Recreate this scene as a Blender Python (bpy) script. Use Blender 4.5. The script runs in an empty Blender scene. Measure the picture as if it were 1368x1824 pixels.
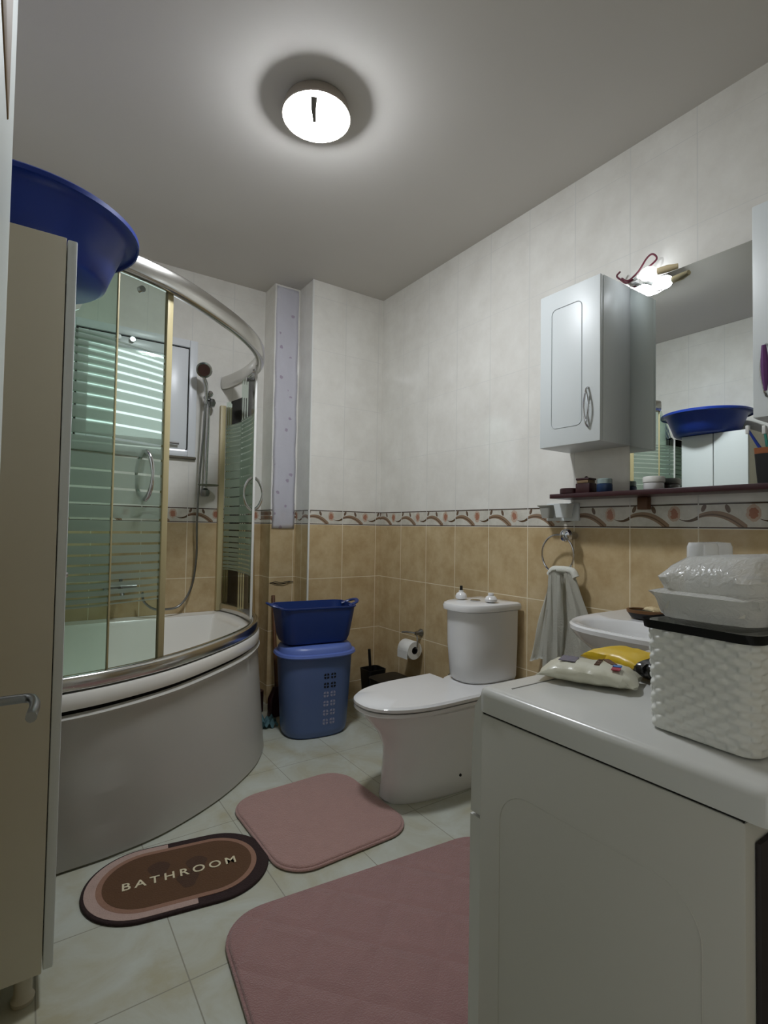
import bpy, bmesh, math, random
from mathutils import Vector, Matrix
random.seed(7)
S = bpy.context.scene
C = S.collection
PI = math.pi

# ---------------------------------------------------------------- camera
F_PX, PITCH, YAW, ROLL = 928.5, 0.03066, 0.59974, 0.01577
CAM = Vector((-1.929, -2.8653, 1.0854))
fw = Vector((math.sin(YAW)*math.cos(PITCH), math.cos(YAW)*math.cos(PITCH), math.sin(PITCH)))
rt = Vector((math.cos(YAW), -math.sin(YAW), 0)); up = rt.cross(fw)
r2 = rt*math.cos(ROLL) + up*math.sin(ROLL); u2 = -rt*math.sin(ROLL) + up*math.cos(ROLL)
cd = bpy.data.cameras.new('camera'); cam = bpy.data.objects.new('camera', cd); C.objects.link(cam)
cd.sensor_fit = 'VERTICAL'; cd.sensor_height = 24; cd.lens = F_PX/1824*24
cd.clip_start = 0.02; cd.clip_end = 60
cam.matrix_world = Matrix(((r2.x, u2.x, -fw.x, CAM.x), (r2.y, u2.y, -fw.y, CAM.y), (r2.z, u2.z, -fw.z, CAM.z), (0, 0, 0, 1)))
S.camera = cam
# ---------------------------------------------------------------- light and exposure
S.view_settings.view_transform = 'Standard'; S.view_settings.look = 'None'
S.view_settings.gamma = 1.0; S.view_settings.use_curve_mapping = False
S.view_settings.exposure = 0.0
W = bpy.data.worlds.new('world'); S.world = W; W.use_nodes = True
W.node_tree.nodes['Background'].inputs[0].default_value = (0.95, 0.97, 1.0, 1)
W.node_tree.nodes['Background'].inputs[1].default_value = 1.55
LAMP_STRENGTH = 175.0        # ceiling fitting
BULB_STRENGTH = 10.0        # bare bulb over the mirror
LAMP_COL = (0.91, 0.95, 1.0, 1)
S.cycles.max_bounces = 10; S.cycles.diffuse_bounces = 7; S.cycles.glossy_bounces = 5
S.cycles.transparent_max_bounces = 16; S.cycles.transmission_bounces = 8
S.cycles.caustics_reflective = False; S.cycles.caustics_refractive = False
S.cycles.sample_clamp_indirect = 3.0
S.cycles.use_denoising = True

# ---------------------------------------------------------------- node helpers
def lin(h):
    h = h.lstrip('#'); v = [int(h[i:i+2], 16)/255 for i in (0, 2, 4)]
    return tuple(((c+0.055)/1.055)**2.4 if c > 0.04045 else c/12.92 for c in v) + (1,)

class X:
    """scalar node expression"""
    def __init__(s, nt, sock): s.nt, s.s = nt, sock
    def op(s, o, b=None, c=None):
        n = s.nt.nodes.new('ShaderNodeMath'); n.operation = o
        for i, v in enumerate((s, b, c)):
            if v is None: continue
            if isinstance(v, X): s.nt.links.new(v.s, n.inputs[i])
            else: n.inputs[i].default_value = v
        return X(s.nt, n.outputs[0])
    def __add__(s, b): return s.op('ADD', b)
    def __sub__(s, b): return s.op('SUBTRACT', b)
    def __mul__(s, b): return s.op('MULTIPLY', b)
    def __truediv__(s, b): return s.op('DIVIDE', b)
    def lt(s, b): return s.op('LESS_THAN', b)
    def gt(s, b): return s.op('GREATER_THAN', b)
    def abs(s): return s.op('ABSOLUTE')
    def fract(s): return s.op('FRACT')
    def floor(s): return s.op('FLOOR')
    def ping(s, h): return s.op('PINGPONG', h)
    def max(s, b): return s.op('MAXIMUM', b)
    def min(s, b): return s.op('MINIMUM', b)

def mat(name, col='ffffff', rough=0.5, metal=0.0, noise=0.0, nscale=8.0, bump=0.0, bscale=40.0, spec=0.5, **kw):
    m = bpy.data.materials.new(name); m.use_nodes = True; nt = m.node_tree
    b = nt.nodes['Principled BSDF']
    c = lin(col) if isinstance(col, str) else col
    b.inputs['Base Color'].default_value = c
    b.inputs['Roughness'].default_value = rough; b.inputs['Metallic'].default_value = metal
    b.inputs['Specular IOR Level'].default_value = spec
    for k, v in kw.items(): b.inputs[k.replace('_', ' ')].default_value = v
    if noise or bump:
        tc = nt.nodes.new('ShaderNodeTexCoord')
    if noise:
        n = nt.nodes.new('ShaderNodeTexNoise'); n.inputs['Scale'].default_value = nscale; n.inputs['Detail'].default_value = 5
        nt.links.new(tc.outputs['Object'], n.inputs['Vector'])
        mx = nt.nodes.new('ShaderNodeMix'); mx.data_type = 'RGBA'
        mx.inputs[6].default_value = tuple(x*(1-noise) for x in c[:3])+(1,)
        mx.inputs[7].default_value = tuple(min(1, x*(1+noise)) for x in c[:3])+(1,)
        nt.links.new(n.outputs['Fac'], mx.inputs[0]); nt.links.new(mx.outputs[2], b.inputs['Base Color'])
    if bump:
        n = nt.nodes.new('ShaderNodeTexNoise'); n.inputs['Scale'].default_value = bscale; n.inputs['Detail'].default_value = 4
        nt.links.new(tc.outputs['Object'], n.inputs['Vector'])
        bp = nt.nodes.new('ShaderNodeBump'); bp.inputs['Strength'].default_value = bump; bp.inputs['Distance'].default_value = 0.004
        nt.links.new(n.outputs['Fac'], bp.inputs['Height']); nt.links.new(bp.outputs[0], b.inputs['Normal'])
    return m

def mixc(nt, fac, a, b):
    mx = nt.nodes.new('ShaderNodeMix'); mx.data_type = 'RGBA'
    nt.links.new(fac.s, mx.inputs[0])
    for i, v in ((6, a), (7, b)):
        if isinstance(v, tuple): mx.inputs[i].default_value = v
        else: nt.links.new(v, mx.inputs[i])
    return mx.outputs[2]

ZB = 1.10; BH = 0.09; TH = 0.33; TW = 0.25
def tile_mat(name, axis, u0):
    """cream wall tiles over beige ones with a floral border strip; u = x or y in metres"""
    m = bpy.data.materials.new(name); m.use_nodes = True; nt = m.node_tree; b = nt.nodes['Principled BSDF']
    g = nt.nodes.new('ShaderNodeNewGeometry'); sp = nt.nodes.new('ShaderNodeSeparateXYZ'); nt.links.new(g.outputs['Position'], sp.inputs[0])
    u = X(nt, sp.outputs[axis]); z = X(nt, sp.outputs[2])
    uu = (u - u0)
    gu = uu.ping(TW/2).lt(0.0019)
    low = z.lt(ZB)
    gl = (z - ZB).ping(TH/2).lt(0.0019); gh = (z - (ZB+BH)).ping(TH/2).lt(0.0012)
    brd = z.gt(ZB)*z.lt(ZB+BH)
    gz = low*gl + z.gt(ZB+BH)*gh
    edge = (z-ZB).abs().lt(0.0016).max((z-(ZB+BH)).abs().lt(0.001))
    # clouded bodies
    def cloud(ca, cb, sc, seed):
        n = nt.nodes.new('ShaderNodeTexNoise'); n.inputs['Scale'].default_value = sc; n.inputs['Detail'].default_value = 8; n.inputs['Roughness'].default_value = 0.65
        mp = nt.nodes.new('ShaderNodeMapping'); mp.inputs['Location'].default_value = (seed, seed, 0)
        nt.links.new(g.outputs['Position'], mp.inputs[0]); nt.links.new(mp.outputs[0], n.inputs['Vector'])
        r = nt.nodes.new('ShaderNodeValToRGB'); r.color_ramp.elements[0].position = 0.33; r.color_ramp.elements[1].position = 0.68
        r.color_ramp.elements[0].color = ca; r.color_ramp.elements[1].color = cb
        nt.links.new(n.outputs['Fac'], r.inputs[0]); return r.outputs[0]
    beige = cloud(lin('b29a72'), lin('c9b590'), 9, 3)
    cream = cloud(lin('d9d6cf'), lin('e6e4de'), 6, 9)
    col = mixc(nt, low, cream, beige)
    # border strip drawing
    s = (uu/TW).fract()
    if axis == 1: s = s*(-1.0) + 1.0
    t = (z - ZB)/BH
    def blob(cx, cy, rx, ry, k=0.0):
        dx = (s-cx)/rx; dy = (t-cy - (s-cx)*k)/ry
        return (dx*dx+dy*dy)
    bg = cloud(lin('bdb9ae'), lin('d8d5cb'), 14, 5)
    nz = nt.nodes.new('ShaderNodeTexNoise'); nz.inputs['Scale'].default_value = 60; nt.links.new(g.outputs['Position'], nz.inputs['Vector'])
    nf = X(nt, nz.outputs['Fac'])
    curve = (s-0.2)*(s-0.2)*(-3.3) + 0.62
    thick = (s*0.35 + 0.09)
    sw = (t-curve).lt(0.06)*(t-curve+thick).gt(0.0)*s.lt(0.6)
    col_b = mixc(nt, sw, bg, lin('8f7660'))
    sw2 = (t-curve+thick*0.5).abs().lt(0.03)*s.lt(0.6)
    col_b = mixc(nt, sw2, col_b, lin('65503f'))
    tail = (t - ((s-0.85)*(s-0.85)*(6.0)+0.30)).abs().lt((s-0.72)*0.28)*s.gt(0.74)
    col_b = mixc(nt, tail, col_b, lin('57432f'))
    fl = blob(0.67, 0.58, 0.095, 0.36)+nf*0.9
    col_b = mixc(nt, fl.lt(1.25), col_b, lin('bda795'))
    col_b = mixc(nt, fl.lt(0.78), col_b, lin('a5745f'))
    lf = blob(0.07, 0.80, 0.035, 0.13, 2.0).lt(1.0).max(blob(0.37, 0.76, 0.035, 0.14, -2.0).lt(1.0))
    col_b = mixc(nt, lf, col_b, lin('6a5546'))
    ln = (t-0.04).abs().lt(0.03).max((t-0.95).abs().lt(0.03))
    col_b = mixc(nt, ln, col_b, lin('4a3b30'))
    col = mixc(nt, brd, col, col_b)
    gr = gu.max(gz).max(edge)
    gcol = mixc(nt, low, lin('cfcec9'), lin('e2d8bd'))
    col = mixc(nt, gr, col, gcol)
    nt.links.new(col, b.inputs['Base Color'])
    rg = gr*0.5 + 0.07; nt.links.new(rg.s, b.inputs['Roughness'])
    bp = nt.nodes.new('ShaderNodeBump'); bp.inputs['Strength'].default_value = 0.5; bp.inputs['Distance'].default_value = 0.0012; bp.invert = True
    nt.links.new(gr.s, bp.inputs['Height']); nt.links.new(bp.outputs[0], b.inputs['Normal'])
    return m

def floor_mat():
    m = bpy.data.materials.new('floor_tiles'); m.use_nodes = True; nt = m.node_tree; b = nt.nodes['Principled BSDF']
    g = nt.nodes.new('ShaderNodeNewGeometry'); sp = nt.nodes.new('ShaderNodeSeparateXYZ'); nt.links.new(g.outputs['Position'], sp.inputs[0])
    x = X(nt, sp.outputs[0]); y = X(nt, sp.outputs[1])
    gr = (x+1.576).ping(0.1525).lt(0.0016).max((y+1.56).ping(0.1525).lt(0.0016))
    n = nt.nodes.new('ShaderNodeTexNoise'); n.inputs['Scale'].default_value = 5.5; n.inputs['Detail'].default_value = 7; n.inputs['Roughness'].default_value = 0.6; n.inputs['Distortion'].default_value = 0.6
    nt.links.new(g.outputs['Position'], n.inputs['Vector'])
    r = nt.nodes.new('ShaderNodeValToRGB'); cr = r.color_ramp
    cr.elements[0].position = 0.32; cr.elements[0].color = lin('a8a48c'); cr.elements[1].position = 0.5; cr.elements[1].color = lin('b3b5a8')
    e = cr.elements.new(0.7); e.color = lin('bdc2ba')
    nt.links.new(n.outputs['Fac'], r.inputs[0])
    col = mixc(nt, gr, r.outputs[0], lin('8a887a'))
    nt.links.new(col, b.inputs['Base Color']); b.inputs['Roughness'].default_value = 0.32
    return m

def emis(name, col, st):
    m = bpy.data.materials.new(name); m.use_nodes = True; nt = m.node_tree; nt.nodes.clear()
    e = nt.nodes.new('ShaderNodeEmission'); o = nt.nodes.new('ShaderNodeOutputMaterial')
    e.inputs[0].default_value = col; e.inputs[1].default_value = st; nt.links.new(e.outputs[0], o.inputs[0]); return m

def glass_mat(name, tint, frosted=False):
    m = bpy.data.materials.new(name); m.use_nodes = True; nt = m.node_tree; nt.nodes.clear()
    o = nt.nodes.new('ShaderNodeOutputMaterial')
    tr = nt.nodes.new('ShaderNodeBsdfTransparent'); tr.inputs[0].default_value = tint
    gl = nt.nodes.new('ShaderNodeBsdfGlossy'); gl.inputs['Roughness'].default_value = 0.02; gl.inputs[0].default_value = (1, 1, 1, 1)
    lw = nt.nodes.new('ShaderNodeFresnel'); lw.inputs[0].default_value = 1.25
    mx = nt.nodes.new('ShaderNodeMixShader'); nt.links.new(lw.outputs[0], mx.inputs[0])
    nt.links.new(tr.outputs[0], mx.inputs[1]); nt.links.new(gl.outputs[0], mx.inputs[2])
    out = mx.outputs[0]
    if frosted:
        g = nt.nodes.new('ShaderNodeNewGeometry'); sp = nt.nodes.new('ShaderNodeSeparateXYZ'); nt.links.new(g.outputs['Position'], sp.inputs[0])
        z = X(nt, sp.outputs[2])
        u = (z - 1.258)/0.43
        n = u*7.6 + u*u*u*4.4
        dn = (u*u*13.2 + 7.6)/0.43
        clear = n.ping(0.5).lt(dn*0.0042)
        fr = (u.abs().lt(1.02)) * (clear*(-1.0)+1.0)
        df = nt.nodes.new('ShaderNodeBsdfDiffuse'); df.inputs[0].default_value = lin('c3d2c8')
        tl = nt.nodes.new('ShaderNodeBsdfTranslucent'); tl.inputs[0].default_value = lin('ccd9d0')
        t2 = nt.nodes.new('ShaderNodeBsdfTransparent'); t2.inputs[0].default_value = lin('dbe6dc')
        a = nt.nodes.new('ShaderNodeMixShader'); a.inputs[0].default_value = 0.55
        nt.links.new(df.outputs[0], a.inputs[1]); nt.links.new(tl.outputs[0], a.inputs[2])
        c = nt.nodes.new('ShaderNodeMixShader'); c.inputs[0].default_value = 0.48
        nt.links.new(a.outputs[0], c.inputs[1]); nt.links.new(t2.outputs[0], c.inputs[2])
        f = nt.nodes.new('ShaderNodeMixShader'); nt.links.new((fr*0.85).s, f.inputs[0])
        nt.links.new(out, f.inputs[1]); nt.links.new(c.outputs[0], f.inputs[2]); out = f.outputs[0]
    nt.links.new(out, o.inputs[0]); return m

# ---------------------------------------------------------------- mesh helpers
def BM(): return bmesh.new()
def setp(o, **k):
    for a, v in k.items():
        if v is not None: o[a] = v
    return o
WL = {}
def thing(name, label, cat, loc, group=None):
    o = bpy.data.objects.new(name, None); o.empty_display_size = 0.05; C.objects.link(o); o.location = loc; WL[o.name] = Vector(loc)
    return setp(o, label=label, category=cat, group=group)
def obj(name, bm, m, parent=None, smooth=True, label=None, cat=None, group=None, kind=None, origin=None, sub=0, auto=True):
    """bmesh in world coordinates -> one mesh object whose origin is its parent's (or its own base)"""
    me = bpy.data.meshes.new(name)
    bmesh.ops.recalc_face_normals(bm, faces=bm.faces)
    if parent is not None: o0 = WL[parent.name]
    elif origin is not None: o0 = Vector(origin)
    elif kind == 'structure': o0 = Vector((0, 0, 0))
    else:
        vs = [v.co for v in bm.verts]
        o0 = Vector(((min(v.x for v in vs)+max(v.x for v in vs))/2, (min(v.y for v in vs)+max(v.y for v in vs))/2, min(v.z for v in vs)))
    bmesh.ops.translate(bm, verts=bm.verts, vec=-o0)
    bm.to_mesh(me); bm.free()
    for mm in (m if isinstance(m, (list, tuple)) else [m]): me.materials.append(mm)
    o = bpy.data.objects.new(name, me); C.objects.link(o)
    if parent is not None: o.parent = parent
    else: o.location = o0
    WL[o.name] = o0
    if smooth:
        for p in me.polygons: p.use_smooth = True
        if auto:
            try: me.set_sharp_from_angle(angle=math.radians(38))
            except Exception: pass
    if sub:
        s = o.modifiers.new('s', 'SUBSURF'); s.levels = sub; s.render_levels = sub
    return setp(o, label=label, category=cat, group=group, kind=kind)

def box(bm, lo, hi, bev=0.0, seg=2, rot=None, mi=0):
    lo = Vector(lo); hi = Vector(hi); c = (lo+hi)/2; d = hi-lo
    r = bmesh.ops.create_cube(bm, size=1.0); vs = r['verts']
    bmesh.ops.scale(bm, vec=d, verts=vs)
    fs = list({f for v in vs for f in v.link_faces})
    if bev:
        es = list({e for v in vs for e in v.link_edges})
        rb = bmesh.ops.bevel(bm, geom=es, offset=min(bev, min(d)*0.45), segments=seg, affect='EDGES', profile=0.5)
        fs = rb['faces']; vs = list({v for f in fs for v in f.verts})
        vs = [v for v in bm.verts if v.is_valid and v.index == -1] or vs
        # collect whole connected piece
        seen = set(vs); st = list(vs)
        while st:
            v = st.pop()
            for e in v.link_edges:
                w = e.other_vert(v)
                if w not in seen: seen.add(w); st.append(w)
        vs = list(seen); fs = list({f for v in vs for f in v.link_faces})
    if rot is not None: bmesh.ops.rotate(bm, cent=(0, 0, 0), matrix=rot, verts=vs)
    bmesh.ops.translate(bm, vec=c, verts=vs)
    for f in fs: f.material_index = mi
    return bm
def qbox(lo, hi, bev=0.0, seg=2, rot=None): return box(BM(), lo, hi, bev, seg, rot)

def loft(bm, rings, cap0=True, cap1=True, closed=True, mi=0):
    vr = [[bm.verts.new(p) for p in r] for r in rings]
    for a, b in zip(vr, vr[1:]):
        n = len(a)
        for i in range(n if closed else n-1):
            j = (i+1) % n
            try: bm.faces.new((a[i], a[j], b[j], b[i])).material_index = mi
            except ValueError: pass
    if closed and cap0: bm.faces.new(list(reversed(vr[0]))).material_index = mi
    if closed and cap1: bm.faces.new(vr[-1]).material_index = mi
    return bm

def lathe(bm, prof, c, n=40, axis='z', mi=0, sx=1, sy=1, rot=0):
    """prof: (radius, height) pairs around c"""
    rings = []
    c = Vector(c)
    for r, h in prof:
        ring = []
        for i in range(n):
            a = 2*PI*i/n + rot; r_ = max(r, 1e-5)
            p = (r_*math.cos(a)*sx, r_*math.sin(a)*sy, h)
            if axis == 'x': p = (p[2], p[0], p[1])
            elif axis == 'y': p = (p[0], p[2], p[1])
            ring.append(c+Vector(p))
        rings.append(ring)
    return loft(bm, rings, mi=mi)

def cat_spline(pts, n=8, closed=False):
    P = [Vector(p) for p in pts]; out = []; m = len(P)
    rng = range(m if closed else m-1)
    for i in rng:
        if closed: p0, p1, p2, p3 = P[i-1], P[i], P[(i+1) % m], P[(i+2) % m]
        else:
            p1, p2 = P[i], P[i+1]; p0 = P[i-1] if i else p1*2-p2; p3 = P[i+2] if i+2 < m else p2*2-p1
        for k in range(n):
            t = k/n
            out.append(0.5*((2*p1)+(p2-p0)*t+(2*p0-5*p1+4*p2-p3)*t*t+(3*p1-p0-3*p2+p3)*t**3))
    if not closed: out.append(P[-1])
    return out

def tube(bm, pts, r, n=10, closed=False, spline=0, flat=None, mi=0):
    if spline: pts = cat_spline(pts, spline, closed)
    P = [Vector(p) for p in pts]; m = len(P); rings = []
    prev = None
    for i in range(m):
        if closed: t = (P[(i+1) % m]-P[i-1])
        else: t = (P[min(i+1, m-1)]-P[max(i-1, 0)])
        t.normalize()
        if prev is None:
            a = Vector((0, 0, 1)) if abs(t.z) < 0.9 else Vector((1, 0, 0)); nrm = (a - t*a.dot(t)).normalized()
        else: nrm = (prev - t*prev.dot(t)).normalized()
        prev = nrm; b = t.cross(nrm)
        rr = r[i*len(r)//m] if isinstance(r, (list, tuple)) else (r(i/(m-1)) if callable(r) else r)
        fa, fb = (1, 1) if flat is None else flat
        rings.append([P[i]+nrm*(rr*fa*math.cos(2*PI*k/n))+b*(rr*fb*math.sin(2*PI*k/n)) for k in range(n)])
    if closed:
        rings.append(rings[0]); return loft(bm, rings, False, False, mi=mi)
    return loft(bm, rings, mi=mi)

def prism(bm, pts, z0, z1, bev=0.0, mi=0, seg=3):
    """extrude outline (x,y) from z0 to z1 with a rounded upper edge by inset rings"""
    P = [Vector((p[0], p[1])) for p in pts]; n = len(P)
    area = sum(P[i].x*P[(i+1) % n].y-P[(i+1) % n].x*P[i].y for i in range(n))
    sg = 1 if area > 0 else -1
    def inset(d):
        out = []
        for i in range(n):
            t = (P[(i+1) % n]-P[i-1]); t.normalize() if t.length else None
            nn = Vector((-t.y, t.x))*sg; out.append(P[i]+nn*d)
        return out
    rings = [[Vector((p.x, p.y, z0)) for p in P]]
    if bev:
        for k in range(seg+1):
            a = PI/2*k/seg; d = bev*(1-math.cos(a)); z = z1-bev+bev*math.sin(a)
            rings.append([Vector((p.x, p.y, z)) for p in inset(d)])
    else: rings.append([Vector((p.x, p.y, z1)) for p in P])
    return loft(bm, rings, mi=mi)

def rrect(cx, cy, w, h, r, rot=0, n=8):
    out = []
    for sx, sy, a0 in ((1, 1, 0), (-1, 1, PI/2), (-1, -1, PI), (1, -1, 3*PI/2)):
        for k in range(n+1):
            a = a0+PI/2*k/n
            out.append((sx*(w/2-r)+r*math.cos(a), sy*(h/2-r)+r*math.sin(a)))
    c, s = math.cos(rot), math.sin(rot)
    return [(cx+x*c-y*s, cy+x*s+y*c) for x, y in out]
def ring3(pts2, z): return [Vector((p[0], p[1], z)) for p in pts2]

# ---------------------------------------------------------------- materials
M = {}
M['ceil'] = mat('ceiling_paint', 'c8c4be', 0.8, noise=0.03, nscale=2.5, bump=0.05, bscale=25)
M['white'] = mat('white_lacquer', 'dcdcd8', 0.3, noise=0.02, nscale=3)
M['cabwhite'] = mat('white_foil', 'd3d8d8', 0.38, noise=0.02, nscale=5)
M['cream'] = mat('cream_board', 'c6c0ae', 0.5, noise=0.04, nscale=6)
M['porc'] = mat('porcelain', 'dcdcdc', 0.08, noise=0.01, nscale=3)
M['acryl'] = mat('acrylic', 'e6e4de', 0.14, noise=0.02, nscale=3)
M['chrome'] = mat('chrome', 'd0d0d2', 0.12, metal=1.0)
M['rail'] = mat('satin_aluminium', 'cfcdc8', 0.2, metal=1.0, noise=0.12, nscale=7)
M['steel'] = mat('steel', '8d8d8c', 0.3, metal=1.0)
M['beigeal'] = mat('cream_profile', 'b8ab82', 0.4, noise=0.05)
M['blue'] = mat('blue_plastic', '16348a', 0.35, noise=0.05, nscale=6)
M['dblue'] = mat('deep_blue_plastic', '12306f', 0.38, noise=0.06, nscale=6)
M['hamper'] = mat('slate_blue_plastic', '4f638f', 0.38, noise=0.05, nscale=5)
M['hamplid'] = mat('periwinkle_plastic', '5a6fb2', 0.35, noise=0.04)
M['black'] = mat('black_plastic', '0c0b0b', 0.45, noise=0.1)
M['dark'] = mat('dark_gap', '14120f', 0.8, noise=0.1)
M['maroon'] = mat('maroon_wood', '35161b', 0.35, noise=0.15, nscale=12)
M['brown'] = mat('brown_wood', '5b3a22', 0.45, noise=0.2, nscale=18)
M['wood'] = mat('varnished_wood', '8e7448', 0.45, noise=0.2, nscale=14)
M['towel'] = mat('towel_cloth', 'd5d5cc', 0.95, noise=0.05, nscale=20, bump=0.5, bscale=160)
M['paper'] = mat('paper', 'd8d8d4', 0.9, noise=0.02, bump=0.2, bscale=90)
M['card'] = mat('cardboard', '7b664c', 0.9, noise=0.1)
M['wm'] = mat('white_enamel', 'cfcfcb', 0.22, noise=0.015, nscale=3)
M['wmside'] = mat('white_sheet_metal', 'c5c3bb', 0.35, noise=0.02, nscale=2)
M['wick'] = mat('white_weave', 'dadad4', 0.5, noise=0.05, nscale=20)
M['soap'] = mat('cream_soap', 'd9c7a0', 0.5, noise=0.03)
M['red'] = mat('red_print', 'a02a3c', 0.5, noise=0.1)
M['pblue'] = mat('blue_print', '3f6fb0', 0.5, noise=0.1)
M['yellow'] = mat('yellow_film', 'd8b41e', 0.35, noise=0.1, nscale=30)
M['teal'] = mat('teal_cloth', '6d959c', 0.9, noise=0.2, nscale=30, bump=0.6, bscale=60)
M['green'] = mat('green_plastic', '2c8a78', 0.35, noise=0.1)
M['purple'] = mat('purple_tassel', '5d2f66', 0.7, noise=0.2, nscale=60)
M['wirem'] = mat('brown_red_wire', '5f2533', 0.5, noise=0.1)
M['doorwhite'] = mat('white_door_paint', 'ccd2ce', 0.4, noise=0.02, nscale=4)
M['pvc'] = mat('white_pvc', 'dfe2e6', 0.3, noise=0.01)
M['mirror'] = mat('mirror_silver', 'e6ebe8', 0.0, metal=1.0)
M['glass'] = glass_mat('green_glass', (0.87, 0.935, 0.895, 1), True)
M['clearg'] = glass_mat('clear_glass', (0.92, 0.96, 0.97, 1))
M['floor'] = floor_mat()
M['tileR'] = tile_mat('tiles_right', 1, -0.235)
M['tileB'] = tile_mat('tiles_back', 0, -0.035)
M['tileC'] = tile_mat('tiles_window_wall', 0, -0.895)
M['tileL'] = tile_mat('tiles_left', 1, 0.35)

# pink fluffy mat: quilted diagonal lines as relief
def quilt(name, col, sc, ang, fuzz=1.0, depth=0.6):
    m = mat(name, col, 0.95, noise=0.10, nscale=25); nt = m.node_tree; b = nt.nodes['Principled BSDF']
    g = nt.nodes.new('ShaderNodeTexCoord'); sp = nt.nodes.new('ShaderNodeSeparateXYZ'); nt.links.new(g.outputs['Object'], sp.inputs[0])
    x = X(nt, sp.outputs[0]); y = X(nt, sp.outputs[1]); c, s = math.cos(ang), math.sin(ang)
    a = (x*c+y*s).ping(sc/2); d = (x*(-s)+y*c).ping(sc/2)
    h = a.min(d).min(sc*0.16)*(1/(sc*0.16))
    n = nt.nodes.new('ShaderNodeTexNoise'); n.inputs['Scale'].default_value = 260; nt.links.new(g.outputs['Object'], n.inputs['Vector'])
    n2 = nt.nodes.new('ShaderNodeTexNoise'); n2.inputs['Scale'].default_value = 22; nt.links.new(g.outputs['Object'], n2.inputs['Vector'])
    hh = h*depth + X(nt, n.outputs['Fac'])*0.7*fuzz + X(nt, n2.outputs['Fac'])*0.5
    bp = nt.nodes.new('ShaderNodeBump'); bp.inputs['Strength'].default_value = 0.9; bp.inputs['Distance'].default_value = 0.006
    nt.links.new(hh.s, bp.inputs['Height']); nt.links.new(bp.outputs[0], b.inputs['Normal'])
    b.inputs['Sheen Weight'].default_value = 0.3
    return m
M['pink'] = quilt('pink_plush', 'a5827b', 0.13, 0.6, 1.0, 0.0)
M['pinkq'] = quilt('pink_quilted_plush', '977370', 0.16, 0.72, 1.0, 0.8)
for k, c in (('m_dark', '2a1a19'), ('m_tan', '8c6a58'), ('m_light', 'ab9389'), ('m_brown', '573c26'), ('m_blot', '463022'), ('m_text', 'd0c6a8')):
    M[k] = mat(k, c, 0.95, noise=0.12, nscale=40, bump=0.7, bscale=220)

# ================================================================ STRUCTURE
H = 2.608
XL, YF = -2.24, -2.95
WY = 0.35                # window wall
def st(name, bm, m, **k): return obj(name, bm, m, None, False, kind='structure', **k)
st('floor', qbox((XL-0.1, YF-0.1, -0.1), (0.1, WY+0.15, 0.0)), M['floor'])
st('ceiling', qbox((XL-0.1, YF-0.1, H), (0.1, WY+0.15, H+0.1)), M['ceil'])
st('wall_right', qbox((0, YF-0.1, 0), (0.1, WY+0.1, H)), M['tileR'])
# back wall: boxed-out tiled panel, recessed pipe strip, window wall
bm = box(BM(), (-0.520, 0.0, 0), (0, WY+0.1, H)); bm.faces.ensure_lookup_table()
bmesh.ops.recalc_face_normals(bm, faces=bm.faces)
for f in bm.faces:
    if abs(f.normal.x) > 0.9: f.material_index = 1
obj('wall_back', bm, [M['tileB'], M['tileL']], None, False, kind='structure')
st('trim_1', qbox((-0.5245, -0.0025, 0), (-0.515, 0.006, H)), M['white'])
st('wall_chase', qbox((-0.69, 0.19, 0), (-0.5201, WY+0.1, H)), M['tileB'])
wx0, wx1, wz0, wz1 = -1.79, -1.113, 1.489, 2.187
bm = BM()
box(bm, (XL-0.1, WY, 0), (wx0, WY+0.1, H)); box(bm, (wx1, WY, 0), (-0.6905, WY+0.1, H))
box(bm, (wx0, WY, 0), (wx1, WY+0.1, wz0)); box(bm, (wx0, WY, wz1), (wx1, WY+0.1, H))
st('wall_window', bm, M['tileC'])
st('wall_left', qbox((XL-0.1, YF-0.1, 0), (XL, WY, H)), M['tileL'])
dx0, dx1, dz = -2.03, -1.18, 2.06
bm = BM()
box(bm, (XL, YF-0.1, 0), (dx0, YF, H)); box(bm, (dx1, YF-0.1, 0), (0, YF, H)); box(bm, (dx0, YF-0.1, dz), (dx1, YF, H))
st('wall_front', bm, M['cream'])
# unseen hallway added behind the camera; open left end lets soft fill light in
st('wall_unseen_hall', qbox((-3.2, YF-1.5, 0), (0.6, YF-1.4, H)), M['cream'])
st('floor.001', qbox((-3.2, YF-1.5, -0.1), (0.6, YF-0.1, -0.001)), M['floor'])
st('ceiling.001', qbox((-3.2, YF-1.5, H), (0.6, YF-0.1, H+0.1)), M['ceil'])
st('wall_unseen_hall_near', qbox((-3.2, YF-0.1, 0), (XL-0.1, YF, H)), M['cream'])
st('wall_unseen_hall_end', qbox((0.5, YF-1.4, 0), (0.6, YF-0.1, H)), M['cream'])
# dark stained floor edge / caulk behind the hamper
st('baseboard_right', qbox((-0.012, -2.2, 0), (0, 0, 0.03), 0.003), M['white'])

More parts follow.
